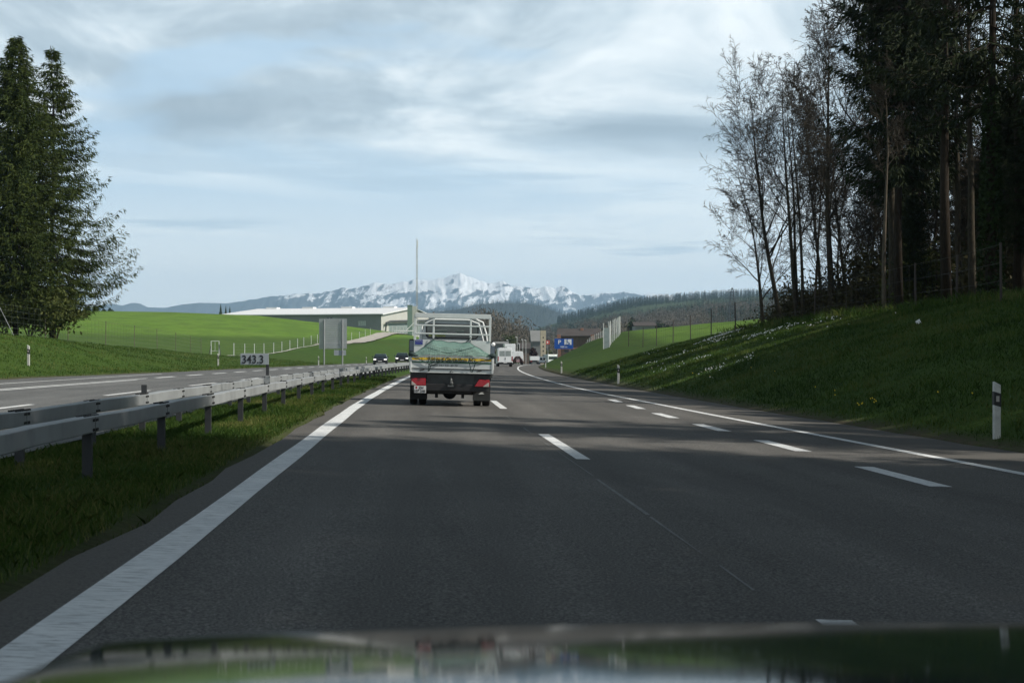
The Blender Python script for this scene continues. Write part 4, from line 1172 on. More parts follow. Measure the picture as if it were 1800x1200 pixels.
# ------------------------------------------------------------------ the dropside truck ahead
def build_truck():
    Y0 = 42.0
    X0 = G(792, Y0)
    s_ = X0 - float(cx(Y0))
    z = float(zroad(s_, Y0))
    t = thing('dropside_truck', 'grey-white dropside truck driving ahead, green net over its load bed', 'truck', (X0, Y0, z))
    t.rotation_euler = (0, R(1.4), R(-1.2))
    W = 1.115
    MB().box(-W, W, .0, 3.42, .925, 1.0).build('load_floor', M_ALU, t)
    MB().box(-W + .004, W - .004, -.02, .03, .885, .985).build('rear_sill', M_ALU, t, bevel=.01)
    tg = MB().box(-W, W, -.045, -.015, 1.005, 1.31).box(-W, -W + .05, -.06, -.01, .90, 1.315).box(W - .05, W, -.06, -.01, .90, 1.315).build('tailgate', M_ALU, t, bevel=.006)
    MB().box(-W + .055, W - .055, -.051, -.046, 1.225, 1.292).build('yellow_stripe', M_YEL, tg)
    MB().box(-W + .055, W - .055, -.051, -.046, 1.150, 1.190).build('green_stripe', M_GRN, tg)
    text('company_lettering', 'Richard Gartenbau AG', M_INK, tg, -.62, .62, 1.185, 1.312, -.056)
    text('phone_lettering', 'Telefon 043 931 40 70', M_GREYINK, tg, -.62, .16, 1.066, 1.118, -.048)
    MB().box(-W + .02, W - .02, -.03, -.005, .985, 1.006).build('gap_seal', M_BLACK, t)
    for x in (-.78, .74):
        MB().tube([(x - .07, -.06, .945), (x + .02, -.075, .965), (x + .06, -.06, .985)], .016, 6).build('latch', M_BLACK, tg)
    MB().tube([(-.04, -.03, .91), (0, -.05, .96), (.05, -.03, .92)], .012, 5).build('hook', M_GREYINK, t)
    for s in (-1, 1):
        MB().box(s * W - .015, s * W + .015, -.01, 3.40, 1.0, 1.31).build('side_board', M_ALU, t, bevel=.006)
        MB().box(s * (W - .06) - .05, s * (W - .06) + .05, .3, 3.2, .78, .92).build('side_rail', M_CHASS, t)
    # headboard with rack
    hb = MB().box(-W, W - .03, 3.38, 3.42, 1.0, 1.80).build('headboard', M_ALU, t, bevel=.006)
    st = MB().box(-W + .03, -W + .25, 3.365, 3.378, 1.655, 1.795).build('sticker', M_BLUEST, hb)
    mb = MB()
    for k in range(9): mb.box(-W + .05 + k * .02, -W + .06 + k * .02, 3.36, 3.364, 1.76 - (k % 3) * .012, 1.772 - (k % 3) * .012)
    mb.build('marks', M_WHITE, st)
    rk = MB()
    for x, w in ((-W + .02, .035), (-.56, .028), (.51, .028), (W - .05, .035)):
        rk.box(x - w, x + w, 3.36, 3.43, 1.78, 2.50)
    rk.box(-W + .02, W - .05, 3.355, 3.40, 2.195, 2.240); rk.box(-W + .02, W - .05, 3.355, 3.40, 1.955, 2.000)
    rk.box(-W + .01, W - .03, 3.35, 3.44, 2.435, 2.565)
    rk.build('rack', M_ALU, t, bevel=.008)
    # cab
    ya, yb = 3.62, 5.75
    cab = [(-.96, .62), (-.985, 1.0), (-.96, 1.5), (-.90, 1.95), (-.83, 2.25), (-.70, 2.42), (-.4, 2.49), (.4, 2.49), (.70, 2.42), (.83, 2.25), (.90, 1.95), (.96, 1.5), (.985, 1.0), (.96, .62)]
    cb_ = MB(); cb_.prism([(x, z_) for x, z_ in cab], ya, yb - .9, 'y')
    cb_.prism([(x * .99, min(z_, 1.15)) for x, z_ in cab if z_ < 1.2] , yb - .9, yb, 'y')
    cab_o = cb_.build('cab', M_CABGR, t, True, bevel=.03)
    # rounded rear window
    def rr(x0, x1, z0, z1, r, n=5):
        p = []
        for cx_, cz_, a0 in ((x1 - r, z1 - r, 0), (x0 + r, z1 - r, 90), (x0 + r, z0 + r, 180), (x1 - r, z0 + r, 270)):
            for k in range(n + 1):
                a = R(a0 + 90 * k / n); p.append((cx_ + r * math.cos(a), cz_ + r * math.sin(a)))
        return p
    wr = MB().prism(rr(-.79, .74, 1.845, 2.275, .11), ya - .025, ya - .002, 'y').build('rear_window_seal', M_BLACK, t)
    MB().prism(rr(-.755, .705, 1.88, 2.24, .09), ya - .030, ya - .0255, 'y').build('glass', M_GLASS2, wr)
    MB().box(-.60, -.18, ya - .0335, ya - .031, 2.02, 2.10).box(.08, .32, ya - .0335, ya - .031, 2.02, 2.10).build('head_rest', pm('seen_headrest', (.16, .19, .18), .7), wr)
    MB().box(-.70, -.22, ya - .0335, ya - .031, 1.90, 1.985).build('hi_vis_cloth', pm('hi_vis_cloth', (.30, .33, .10), .8, 0, .4, 6), wr)
    # highlights on roof edge and cab pillars, modelled as white tubes
    mb = MB()
    mb.tube([(-.80, ya - .03, 2.28), (-.55, ya - .04, 2.40), (.45, ya - .04, 2.40), (.74, ya - .03, 2.30), (.86, ya - .03, 1.9), (.90, ya - .02, 1.75)], .022, 6)
    mb.tube([(-.72, ya - .02, 2.44), (.62, ya - .02, 2.45), (.86, ya - .02, 2.34), (.97, ya - .02, 2.0), (1.0, ya - .02, 1.75)], .026, 6)
    mb.tube([(-.90, ya - .02, 2.2), (-.93, ya - .02, 1.75)], .03, 6)
    mb.build('pillar_highlights', M_WVAN, t)
    MB().tube([(-.97, 3.55, 1.78), (-.93, 3.60, 2.1)], .02, 5).build('exhaust_stack', M_WVAN, t)
    MB().box(-.95, .95, yb - .92, yb - .88, 1.2, 2.2).build('windscreen', M_GLASS, t)
    for s, zz in ((-1, 1.42), (1, 1.38)):
        x = s * 1.20 - .02
        m_ = MB().box(x - .085, x + .085, 4.75, 4.87, zz, zz + .40).build('mirror', M_BLACK, t, bevel=.04)
        MB().box(x - .065, x + .065, 4.735, 4.749, zz + .05, zz + .36).build('mirror_glass', pm('mirror_face', (.10, .13, .16), .15, .3, .1, 2), m_)
        MB().tube([(s * .95, 4.82, zz + .1), (x, 4.82, zz + .12)], .02, 6).build('mirror_arm', M_BLACK, m_)
    MB().sphere((1.20, 4.70, 1.72), .06, 10, 8).build('mirror_ball', M_WVAN, t, True)  # white ball standing for the clear part of the right mirror
    # chassis and lights
    MB().box(-.40, .40, .5, 5.4, .62, .80).build('chassis_frame', M_CHASS, t)
    MB().box(-.66, .62, .10, .16, .60, .87).build('rear_cross_member', M_CHASS, t)
    MB().box(-1.04, 1.00, .05, .12, .40, .60).build('underrun_bar', M_BLACK, t, bevel=.02)
    MB().box(-W + .06, W - .06, .1, 3.3, .84, .925).build('bed_frame', M_BLACK, t)
    for s in (-1, 1):
        a, b = (-1.065, -.68) if s < 0 else (.62, 1.02)
        bk = MB().box(a - .01, b + .01, .045, .16, .53, .85).build('lamp_bracket', M_BLACK, t)
        l = MB().prism([(a, .545), (b, .545), (b, .735), (a, .735)] if s < 0 else [(a, .545), (b, .545), (b, .735), (a + .12, .735)], -.005, .045, 'y').build('tail_lamp', M_RED, t, bevel=.012)
        tri = [(a + .01, .55), (a + .15, .55), (a + .09, .60), (a + .01, .66)] if s < 0 else [(b - .17, .55), (b - .01, .55), (b - .01, .66), (b - .05, .65)]
        MB().prism(tri, -.012, -.004, 'y').build('clear_lens', M_LENS, l)
        MB().box(a - .03, b + .04, .55, .57, .16, .58).build('mud_flap', pm('mud_flap_rubber', (.030, .034, .034), .8, 0, .2, 3) if s > 0 else M_RUBBER, t)
        MB().box(a - .05, b + .05, .58, 1.9, .70, .82).build('mudguard', M_BLACK, t)
    MB().prism([(.74, .33), (.84, .42), (.93, .43), (.86, .37), (.90, .34), (.80, .33)], .538, .546, 'y').build('flap_emblem', M_ALU, t)
    pl = MB().box(-.985, -.665, -.02, -.006, .345, .535).build('number_plate', M_PLATE, t)
    text('plate_lettering', 'ZH', M_BLKSGN, pl, -.86, -.74, .455, .520, -.024)
    text('plate_number', '107 546', M_BLKSGN, pl, -.97, -.68, .365, .435, -.024)
    MB().box(-.945, -.905, -.024, -.0205, .458, .518).build('plate_shield', M_RED, pl)
    hk = MB().tube([(-.01, .08, .78), (0, .02, .70), (.0, -.05, .66)], .03, 8).box(-.09, .07, -.08, .06, .53, .57).build('tow_coupling', M_GREYINK, t)
    MB().sphere((0, -.04, .62), .06, 10, 8).build('coupling_jaw', M_CHASS, hk)
    ax = MB().tube([(-.9, 1.25, .35), (.85, 1.25, .35)], .06, 8).sphere((-.04, 1.22, .35), .19, 14, 10).build('rear_axle', M_BLACK, t, True)
    for x in (-.40, .32): MB().box(x - .04, x + .04, 1.0, 1.5, .20, .46).build('spring_clamp', M_BLACK, ax)
    MB().box(-.62, .56, .30, .34, .34, .62).build('undertray', M_BLACK, t)
    for x in (-1.02, -.78, .72, .96): wheel(t, x, 1.25, .345, .205)
    for x in (-.88, .84): wheel(t, x, 5.0, .345, .22)
    MB().box(-.9, .86, 4.3, 5.6, .45, .75).build('front_underbody', M_BLACK, t)
    # the net over the load
    nt_ = thing('cargo_net', 'teal green cargo net sagging over the load bed, tied with dark cords', 'net', (X0, Y0, z))
    nt_.rotation_euler = (0, R(1.4), R(-1.2))
    xs = np.linspace(-1.10, 1.10, 45)
    front = np.interp(xs, [-1.12, -.56, -.35, -.1, .2, .5, 1.12], [1.36, 1.80, 1.77, 1.745, 1.73, 1.735, 1.36])
    V = []; rows = []
    for y, f, drp in [(3.3, 1, 0), (2.6, .93, .02), (1.8, .80, .03), (1.0, .62, .03), (.5, .42, .02), (.1, .20, .0), (-.055, .10, .0)]:
        zr = 1.315 + (front - 1.315) * f - drp * np.cos(xs * 2.2) + .012 * np.sin(xs * 17 + y * 4)
        rows.append([(x, y, zz) for x, zz in zip(xs, zr)])
    low = np.interp(xs, [-1.12, -.9, -.6, -.3, .3, .55, .85, 1.12], [1.30, 1.26, 1.12, 1.215, 1.21, 1.18, 1.24, 1.32])
    rows.append([(x, -.066 - .004 * math.sin(x * 20), 1.335 * .4 + l * .6 + .006 * math.sin(x * 31)) for x, l in zip(xs, low)])
    rows.append([(x, -.068 - .004 * math.sin(x * 23), l) for x, l in zip(xs, low)])
    mb = MB(); n = len(xs)
    mb.add([p for r in rows[:7] for p in r], [(i * n + j, i * n + j + 1, (i + 1) * n + j + 1, (i + 1) * n + j) for i in range(6) for j in range(n - 1)])
    mb.build('netting', M_NET, nt_, True)
    g = MB()
    def P(x, f):   # point on the hanging skirt, f from 0 (top) to 1 (hem)
        lz = float(np.interp(x, xs, low)); tzv = float(np.interp(x, xs, front)) * .32 + 1.315 * .68
        return (x, -.074, tzv + (lz - tzv) * f)
    for x in np.linspace(-1.0, 1.0, 46):
        q_ = [tuple(np.array([np.interp(x + .02 * math.sin(x * 8 + i_), xs, [p[k_] for p in rows[i_]]) for k_ in range(3)]) + np.array([0, -.01, .014])) for i_ in (3, 4, 5, 6)]
        g.tube(q_, .0075, 3, False)
    for i_, f_ in ((3, 0), (3, .5), (4, 0), (4, .35), (4, .7), (5, 0), (5, .5), (6, 0)):
        g.tube([tuple(np.array([np.interp(x, xs, [p[k_] * (1 - f_) + q[k_] * f_ for p, q in zip(rows[i_], rows[min(i_ + 1, 6)])]) for k_ in range(3)]) + np.array([0, -.01, .014 + .006 * math.sin(x * 9)])) for x in np.linspace(-1.0, 1.0, 30)], .0075, 3, False)
    for x in np.linspace(-1.02, 1.02, 15):
        g.tube([P(x + .012 * math.sin(9 * x), 0), P(x + .02 * math.sin(7 * x), .5), P(x, 1)], .0045, 3, False)
    for f in (0,):
        g.tube([P(x, min(1, max(0, f + .03 * math.sin(x * 6 + f * 5)))) for x in np.linspace(-1.02, 1.02, 28)], .0045, 3, False)
    g.build('skirt_mesh', M_NETL, nt_)
    c = MB()
    hem = [(x, -.078, l) for x, l in zip(xs, low)]
    c.tube(hem, .012, 4, False)
    c.build('hem_cord', M_CORD, nt_)
    MB().tube(rows[0], .014, 4, False).build('front_cord', M_CORD, nt_)
    for p, q in [((-.56, 3.3, 1.80), (-.60, 3.34, 1.90)), ((-.56, 3.3, 1.80), (-.47, 3.34, 1.92)), ((.36, 3.3, 1.735), (.52, 3.34, 1.90)), ((.48, 3.3, 1.735), (.55, 3.34, 1.88)),
                 ((-.60, -.08, 1.10), (-.62, -.08, .93)), ((-.55, -.08, 1.10), (-.60, -.08, .92)), ((-.3, -.08, 1.17), (-.6, -.08, 1.08)), ((.48, -.08, 1.15), (.53, -.08, .92)), ((.63, -.08, 1.16), (.55, -.08, .92)),
                 ((-1.1, -.05, 1.30), (-1.2, .2, 1.36)), ((1.1, -.05, 1.30), (1.2, .2, 1.40))]:
        MB().tube([p, ((p[0] + q[0]) / 2, (p[1] + q[1]) / 2, (p[2] + q[2]) / 2 - .012), q], .010, 4).build('cord', M_CORD, nt_)
    MB().tube([(x, .02, 1.49 - .07 * math.cos((x + .1) * 2.4) + .15 * abs(x + .1)) for x in np.linspace(-.7, .6, 12)], .008, 4).build('cord', M_CORD, nt_)
    for x, a in ((-1.06, 1.36), (1.08, 1.37)):
        kn = MB(); kn.tube([(x - .12 * (1 if x > 0 else -1) * 1.3, .0, a - .02), (x, -.03, a + .01), (x + .09 * (1 if x > 0 else -1), -.02, a + .02)], [.025, .07, .05], 8)
        kn.build('gathered_corner', M_CORD, nt_, True)
def net_mat(name, c0, c1, sc):
    t = NT(name)
    v = t.coord(scale=(sc, sc, sc))
    w1 = t.N.new('ShaderNodeTexWave'); w1.bands_direction = 'X'; w1.inputs['Scale'].default_value = 1; w1.inputs['Distortion'].default_value = 1.2; w1.inputs['Detail Scale'].default_value = .5
    t.L.new(v, w1.inputs['Vector'])
    n = t.noise(t.coord(), 4, 4)
    c = t.mix(t.ramp(w1.outputs['Fac'], [(.2, .0), (.9, .5)]), c0, c1)
    c = t.mix(t.ramp(n, [(.35, 0.0), (.7, .5)]), c, tuple(x * .6 for x in c0))
    m = t.fin(c, .85, 0, .1)
    t.b.inputs['Alpha'].default_value = .72
    return m
M_NET = net_mat('teal_netting', (.10, .215, .18), (.17, .29, .25), 8)
M_NETL = pm('pale_net_cord', (.24, .36, .31), .8, 0, .15, 3)
build_truck()

# ------------------------------------------------------------------ traffic ahead
def van_rear(name, label, X, Y, W, H, L, lamps=True, windows=True, rz=0.0, roof_box=False, cat='van'):
    t = thing(name, label, cat, (X, Y, float(zroad(X - float(cx(Y)), Y))), rz)
    w = W / 2
    prof = [(-w, .42), (-w, 1.2), (-w * .97, H * .72), (-w * .88, H * .96), (-w * .7, H), (w * .7, H), (w * .88, H * .96), (w * .97, H * .72), (w, 1.2), (w, .42)]
    MB().prism(prof, 0, L * .78, 'y').prism([(x, min(z_, 1.25)) for x, z_ in prof if z_ <= 1.25], L * .78, L, 'y').build('body', M_WVAN, t, bevel=.04)
    MB().box(-w * .98, w * .98, -.06, .1, .34, .62).build('bumper', M_BLACK, t, bevel=.03)
    if windows:
        MB().box(-w * .76, -w * .06, -.012, -.002, H * .56, H * .84).box(w * .06, w * .76, -.012, -.002, H * .56, H * .84).build('rear_window', pm('pale_reflecting_glass', (.30, .34, .33), .15, 0, .2, 2), t)
    MB().box(-.008, .008, -.012, -.002, .66, H * .9).build('door_gap', M_GREYINK, t)
    if lamps:
        for s in (-1, 1): MB().box(s * w * .93 - w * .07, s * w * .93 + w * .07, -.02, .08, .78, H * .55).build('tail_lamp', M_RED, t, bevel=.015)
    MB().box(-.26, .26, -.075, -.061, .50, .60).build('number_plate', M_PLATE, t)
    MB().box(-.06, .06, -.03, -.002, 1.02, 1.2).build('door_handle', M_BLACK, t)
    for s in (-1, 1):
        for y in (L * .2, L * .8): wheel(t, s * (w - .14), y, .35, .24)
        MB().box(s * (w + .12) - .07, s * (w + .12) + .07, L * .76, L * .8, 1.15, 1.55).build('mirror', M_BLACK, t, bevel=.03)
    if roof_box:
        MB().box(-.40, .28, .3, 1.2, H, H + .10).build('roof_hatch', M_BLACK, t, bevel=.03)
    return t
Yv = 218; van_rear('camper_van', 'white panel van with red tail lamps directly ahead of the dropside truck', G(888, Yv), Yv, 2.08, 2.62, 5.6, roof_box=True)
Yv = 300; v2 = van_rear('cargo_van', 'white van carrying a dark frame on its tail, right of the panel van', G(910.5, Yv), Yv, 2.1, 2.55, 5.4, False, False)
MB().tube([(-.95, -.25, .5), (-.45, -.3, 1.35), (.30, -.3, 1.35), (.9, -.25, .45)], .2, 8).box(-.9, .85, -.4, -.2, .4, 1.1).build('rear_carrier', M_BRUSHLD, v2)
MB().box(-.35, .30, -.43, -.41, .48, 1.0).build('carrier_plate', pm('pink_grey_plate', (.36, .24, .25), .6), v2)
MB().box(-.4, .45, -.02, -.003, 1.32, 1.6).build('dark_pane', M_GLASS, v2)
Yv = 350
t = thing('box_truck', 'tall white box truck behind the panel van', 'truck', (G(896.5, Yv), Yv, float(zroad(1, Yv))))
MB().box(-1.2, 1.2, 0, 7, 1.05, 4.45).build('box_body', M_WVAN, t, bevel=.05)
MB().box(-1.0, 1.0, 0.1, 8.5, .55, 1.05).build('chassis', M_CHASS, t)
MB().box(-1.05, 1.05, 7.1, 8.9, 1.0, 2.9).build('cab', M_WVAN, t, bevel=.1)
MB().box(-.01, .01, -.01, 0, 1.1, 4.3).build('door_gap', M_GREYINK, t)
for s in (-1, 1):
    for y in (1.6, 7.9): wheel(t, s * .95, y, .48, .3)
    MB().box(s * .9 - .15, s * .9 + .15, -.03, .02, .75, .95).build('tail_lamp', M_RED, t)
Yv = 385
t = thing('pickup_truck', 'white open pickup with its bed heaped with dark brushwood', 'truck', (G(940, Yv), Yv, float(zroad(4, Yv))))
MB().box(-1.12, 1.12, 0, 3.0, .95, 1.05).box(-1.12, 1.12, -.03, .03, .95, 1.95).box(-1.15, -1.09, 0, 3, .95, 1.95).box(1.09, 1.15, 0, 3, .95, 1.95).build('load_bed', M_WVAN, t)
MB().prism([(3.1, .5), (3.1, 2.35), (4.1, 2.35), (4.6, 1.5), (5.3, 1.3), (5.3, .5)], -1, 1, 'x').build('cab', M_WVAN, t, bevel=.06)
MB().box(-1.05, 1.05, .1, 5.2, .5, .95).build('chassis', M_CHASS, t)
for s in (-1, 1):
    MB().box(s * .85 - .2, s * .85 + .2, -.05, .05, .6, .8).build('tail_lamp', M_RED if s < 0 else M_LENS, t)
    for y in (1.2, 4.5): wheel(t, s * .9, y, .38, .3)
tld = thing('brushwood_load', 'dark brown heap of brushwood piled on the white pickup', 'load', t.location)
V, F = leaf_cloud(77, 1500, 1.0, 1.1, .95, 2.7, .28, 8); V = V + np.array([.15, 1.5, 0])
np_mesh('heap', V, F, M_BRUSHLD, parent=tld)
Yv = 425
t = van_rear('small_van', 'small white van with two dark rear windows right of the brushwood pickup', G(954, Yv), Yv, 1.85, 2.1, 4.3, False, False)
MB().box(-.74, -.10, -.014, -.002, 1.15, 1.75).box(.10, .74, -.014, -.002, 1.15, 1.75).build('rear_window', M_GLASS, t)
Yv = 455
t = thing('coach', 'long pale coach seen at an angle at the far bend', 'bus', (G(972, Yv), Yv, float(zroad(4, Yv))), R(-62))
MB().box(-1.2, 1.2, -2.5, 5.0, .4, 2.9).build('body', pm('pale_bodywork', (.58, .64, .62), .3, 0, .04, 1), t, bevel=.1)
MB().box(-1.22, -1.19, -2.2, 2.2, 1.5, 2.3).box(1.19, 1.22, -2.2, 4.6, 1.5, 2.3).build('side_window', M_GLASS, t)
for s in (-1, 1):
    for y in (-1.4, 3.4): wheel(t, s * 1.06, y, .48, .3)
Yv = 300
t = thing('dark_car', 'dark car half hidden between the dropside truck and the panel van', 'car', (G(869, Yv), Yv, float(zroad(.3, Yv))))
def car_body(t, mat, W=1.84, front=True):
    w = W / 2
    MB().prism([(0, .35), (-.02, .72), (.15, .88), (1.15, .96), (3.6, .98), (4.35, .92), (4.4, .4)], -w, w, 'x').build('body', mat, t, bevel=.09)
    cb = MB()
    pr = [(.95, .94), (1.75, 1.42), (3.0, 1.44), (3.9, .96)]
    n = len(pr); vs = [(-w * (.95 if z_ < 1 else .74), y, z_) for y, z_ in pr] + [(w * (.95 if z_ < 1 else .74), y, z_) for y, z_ in pr]
    cb.add(vs, [tuple(range(n)), tuple(reversed(range(n, 2 * n)))] + [(i, n + i, n + (i + 1) % n, (i + 1) % n) for i in range(n)])
    cb.build('cabin', mat, t, bevel=.05)
    if front:
        ws = MB(); ws.add([(-w * .86, .985, 1.0), (w * .86, .985, 1.0), (w * .68, 1.70, 1.41), (-w * .68, 1.70, 1.41)], [(0, 1, 2, 3)])
        o = ws.build('windscreen', M_GLASS, t); o.location = (0, -.02, .015)
        for s in (-1, 1):
            hl = MB().box(s * w * .74 - .18, s * w * .74 + .18, -.06, .1, .62, .76).build('headlight', M_HEADL, t, bevel=.03)
            MB().box(s * (w + .09) - .09, s * (w + .09) + .09, 1.2, 1.3, .98, 1.12).build('mirror', mat, t, bevel=.03)
        MB().box(-.5, .5, -.05, .02, .50, .66).build('grille', M_BLACK, t)
        MB().box(-w * .9, w * .9, -.05, .05, .28, .42).build('bumper', M_BLACK, t)
        MB().box(-.26, .26, -.075, -.055, .42, .52).build('number_plate', M_PLATE, t)
    else:
        for s in (-1, 1): MB().box(s * w * .8 - .16, s * w * .8 + .16, -.04, .06, .68, .80).build('tail_lamp', M_RED, t)
    for s in (-1, 1):
        for y in (.85, 3.5): wheel(t, s * (w - .12), y, .33, .22)
car_body(t, M_BLKCAR, 1.84, False)
Yc = 205
t = thing('oncoming_car', 'dark blue-grey oncoming saloon with lit headlights, left of the other car', 'car', (G(668, Yc), Yc, float(zroad(-11.1, Yc)))); car_body(t, M_DKCAR)
Yc = 237
t = thing('oncoming_car', 'black oncoming car half hidden behind the dropside truck', 'car', (G(706.5, Yc), Yc, float(zroad(-11.0, Yc)) + .05)); car_body(t, M_BLKCAR, 1.95); t.scale = (1.05, 1, 1.12)

# ------------------------------------------------------------------ warehouse, mast and buildings
def build_warehouse():
    P0 = Vector((G(670, 600), 600, 0)); d = Vector((-.964, .265, 0)).normalized(); n = Vector((.265, .964, 0)).normalized()
    t = thing('warehouse', 'long low grey warehouse with a white sheet roof beyond the field', 'warehouse', (P0.x, P0.y, 0))
    ze, zr, L, Wd = 17.1, 20.6, 66.0, 84.0
    def q(a, b, z): p = d * a + n * b; return (p.x, p.y, z)
    MB().add([q(0, 0, 6), q(L, 0, 6), q(L, 0, ze), q(0, 0, ze)], [(0, 1, 2, 3)]).add([q(0, 0, 6), q(0, .3, 6), q(0, .3, ze), q(0, 0, ze)], [(0, 1, 2, 3)]).build('long_wall', M_WALLGR, t)
    MB().add([q(-.02, .0, 6), q(-.02, Wd, 6), q(-.02, Wd, ze), q(-.02, Wd / 2, zr), q(-.02, 0, ze)], [(0, 1, 2, 3, 4)]).build('gable_wall', M_WALLWH, t)  # end facing the sun: its brightness is put into a paler wall colour
    MB().add([q(L, .0, 6), q(L, Wd, 6), q(L, Wd, ze), q(L, Wd / 2, zr), q(L, 0, ze)], [(0, 1, 2, 3, 4)]).add([q(0, Wd, 6), q(L, Wd, 6), q(L, Wd, ze), q(0, Wd, ze)], [(0, 1, 2, 3)]).build('rear_wall', M_WALLGR, t)
    e = 1.0
    rf = MB().add([q(-e, -e, ze - .05), q(L + e, -e, ze - .05), q(L + e, Wd / 2, zr + .1), q(-e, Wd / 2, zr + .1), q(-e, -e, ze + .4), q(L + e, -e, ze + .4), q(L + e, Wd / 2, zr + .5), q(-e, Wd / 2, zr + .5)],
                  [(0, 1, 2, 3), (4, 5, 6, 7), (0, 1, 5, 4), (0, 4, 7, 3), (1, 2, 6, 5)])
    rf.add([q(-e, Wd + e, ze - .05), q(L + e, Wd + e, ze - .05), q(L + e, Wd / 2, zr + .5), q(-e, Wd / 2, zr + .5), q(-e, Wd + e, ze + .4), q(L + e, Wd + e, ze + .4)], [(0, 1, 2, 3), (4, 5, 2, 3), (0, 4, 3)])
    r_o = rf.build('roof', M_ROOFW, t)
    for a in (9, 27, 44, 60):
        m = MB(); m.add([q(a - 2.4, Wd / 2 - 2, zr + .2), q(a + 2.4, Wd / 2 - 2, zr + .2), q(a + 2.4, Wd / 2 + 2, zr + .2), q(a - 2.4, Wd / 2 + 2, zr + .2), q(a - 2.4, Wd / 2 - 2, zr + 1.0), q(a + 2.4, Wd / 2 - 2, zr + 1.0), q(a + 2.4, Wd / 2 + 2, zr + 1.0), q(a - 2.4, Wd / 2 + 2, zr + 1.0)],
                        [(0, 1, 5, 4), (1, 2, 6, 5), (2, 3, 7, 6), (3, 0, 4, 7), (4, 5, 6, 7)]).build('roof_vent', M_ROOFW, r_o)
    MB().add([q(-e - .02, -e - .02, ze - .2), q(L + e, -e - .02, ze - .2), q(L + e, -e - .02, ze + .12), q(-e - .02, -e - .02, ze + .12)], [(0, 1, 2, 3)]).build('eave_gutter', M_GREYINK, r_o)
    for k in range(4):
        a = 6.2 + k * .78
        MB().add([q(a, -.06, 12.9), q(a + .5, -.06, 12.9), q(a + .5, -.06, 14.8), q(a, -.06, 14.8)], [(0, 1, 2, 3)]).build('window', pm('pale_window', (.42, .46, .44), .3), t)
    for a in (19.6, 21.0): MB().add([q(a, -.06, 14.6), q(a + .9, -.06, 14.6), q(a + .9, -.06, 16.2), q(a, -.06, 16.2)], [(0, 1, 2, 3)]).build('window', M_GLASS, t)
    # dark canopy along the gable
    c = MB(); c.tube([q(-1.0, 2, 10.2), q(-1.2, 3, 14.0), q(-1.3, 8, 14.7), q(-1.3, 62, 16.2), q(-1.3, 70, 17.5), q(-1.3, 72, 20)], .45, 8)
    c.build('dark_pipe', M_CHASS, t)
    MB().add([q(-.08, 10, 10), q(-.08, 62, 10), q(-.08, 62, 15.2), q(-.08, 10, 13.9)], [(0, 1, 2, 3)]).build('loading_bay', pm('bay_grey', (.20, .24, .23), .6), t)
build_warehouse()
Yb = 545
t = thing('equipment_tower', 'narrow grey-green clad tower beside the mast', 'tower', on(G(721, Yb), Yb))
zt = 1.28 + (626 - 537) * Yb / 2766 - t.location.z
MB().box(-.95, .75, -1.3, 1.3, -1, zt).build('tower_wall', M_GREENBOX, t)
MB().box(.75, 2.3, -1.0, 1.2, zt * .35, zt - .2).build('pale_annex', M_WALLWH, t)
MB().box(-1.05, .85, -1.4, 1.4, zt, zt + .15).build('roof_cap', M_GREENBOX, t)
t = thing('antenna_mast', 'very tall thin lattice antenna mast rising behind the dropside truck', 'mast', on(G(732.5, 550), 550))
zt = 1.28 + (626 - 420) * 550 / 2766 - t.location.z
mb = MB()
for k in range(3):
    a = k * 2.094; mb.tube([(math.cos(a) * .38, math.sin(a) * .38, -1), (math.cos(a) * .24, math.sin(a) * .24, zt - 3)], .085, 5)
for k in range(44):
    za = (zt - 3) * k / 44; zb = (zt - 3) * (k + 1) / 44
    for j in range(3):
        a, b = j * 2.094, (j + 1) * 2.094; ra = .38 - .14 * k / 44
        mb.tube([(math.cos(a) * ra, math.sin(a) * ra, za), (math.cos(b) * ra, math.sin(b) * ra, zb)], .035, 3, False)
mb.build('lattice', pm('pale_mast_steel', (.40, .40, .38), .5, .2, .15, .5), t)
MB().tube([(0, 0, zt - 3.2), (0, 0, zt + .2)], .12, 6).tube([(.3, 0, zt - 3), (.3, 0, zt - .4)], .16, 6).build('aerial', M_PALEPOST, t)
t = thing('barrier_boom', 'white barrier boom with a slanted white pole beside the path to the warehouse', 'barrier', on(G(712, 470), 470))
z1 = 1.28 + (626 - 581.5) * 470 / 2766 - t.location.z
MB().tube([(-3.3, 0, z1), (3.4, 0, z1)], .16, 6).build('boom', M_WHITE, t)
MB().tube([(0.2, 0, z1), (3.8, 0, z1 + 3.6)], .14, 6).build('slanted_pole', M_WHITE, t)
for x in (-2.2, -.8, .6, 2.2): MB().tube([(x, 0, -.5), (x, 0, z1)], .07, 5).build('support', M_PALEPOST, t)

def path_strip(name, pts, mat, w, lift=.05):
    V, F = [], []
    P = []
    for i in range(len(pts) - 1):
        for f in np.linspace(0, 1, 9)[:-1]:
            P.append((pts[i][0] + (pts[i + 1][0] - pts[i][0]) * f, pts[i][1] + (pts[i + 1][1] - pts[i][1]) * f))
    P.append(pts[-1])
    for i, (x, y) in enumerate(P):
        dx = P[min(i + 1, len(P) - 1)][0] - P[max(i - 1, 0)][0]; dy = P[min(i + 1, len(P) - 1)][1] - P[max(i - 1, 0)][1]
        l = math.hypot(dx, dy); nx, ny = dy / l, -dx / l
        zc = gz(x, y)
        for sgn in (-1, -.33, .33, 1):
            a, b = x + nx * w / 2 * sgn, y + ny * w / 2 * sgn
            V.append((a, b, max(gz(a, b), zc - .1) + lift))
    for i in range(len(P) - 1):
        for j in range(3): F.append((i * 4 + j, (i + 1) * 4 + j, (i + 1) * 4 + j + 1, i * 4 + j + 1))
    o = np_mesh(name, V, F, mat); o['kind'] = 'structure'
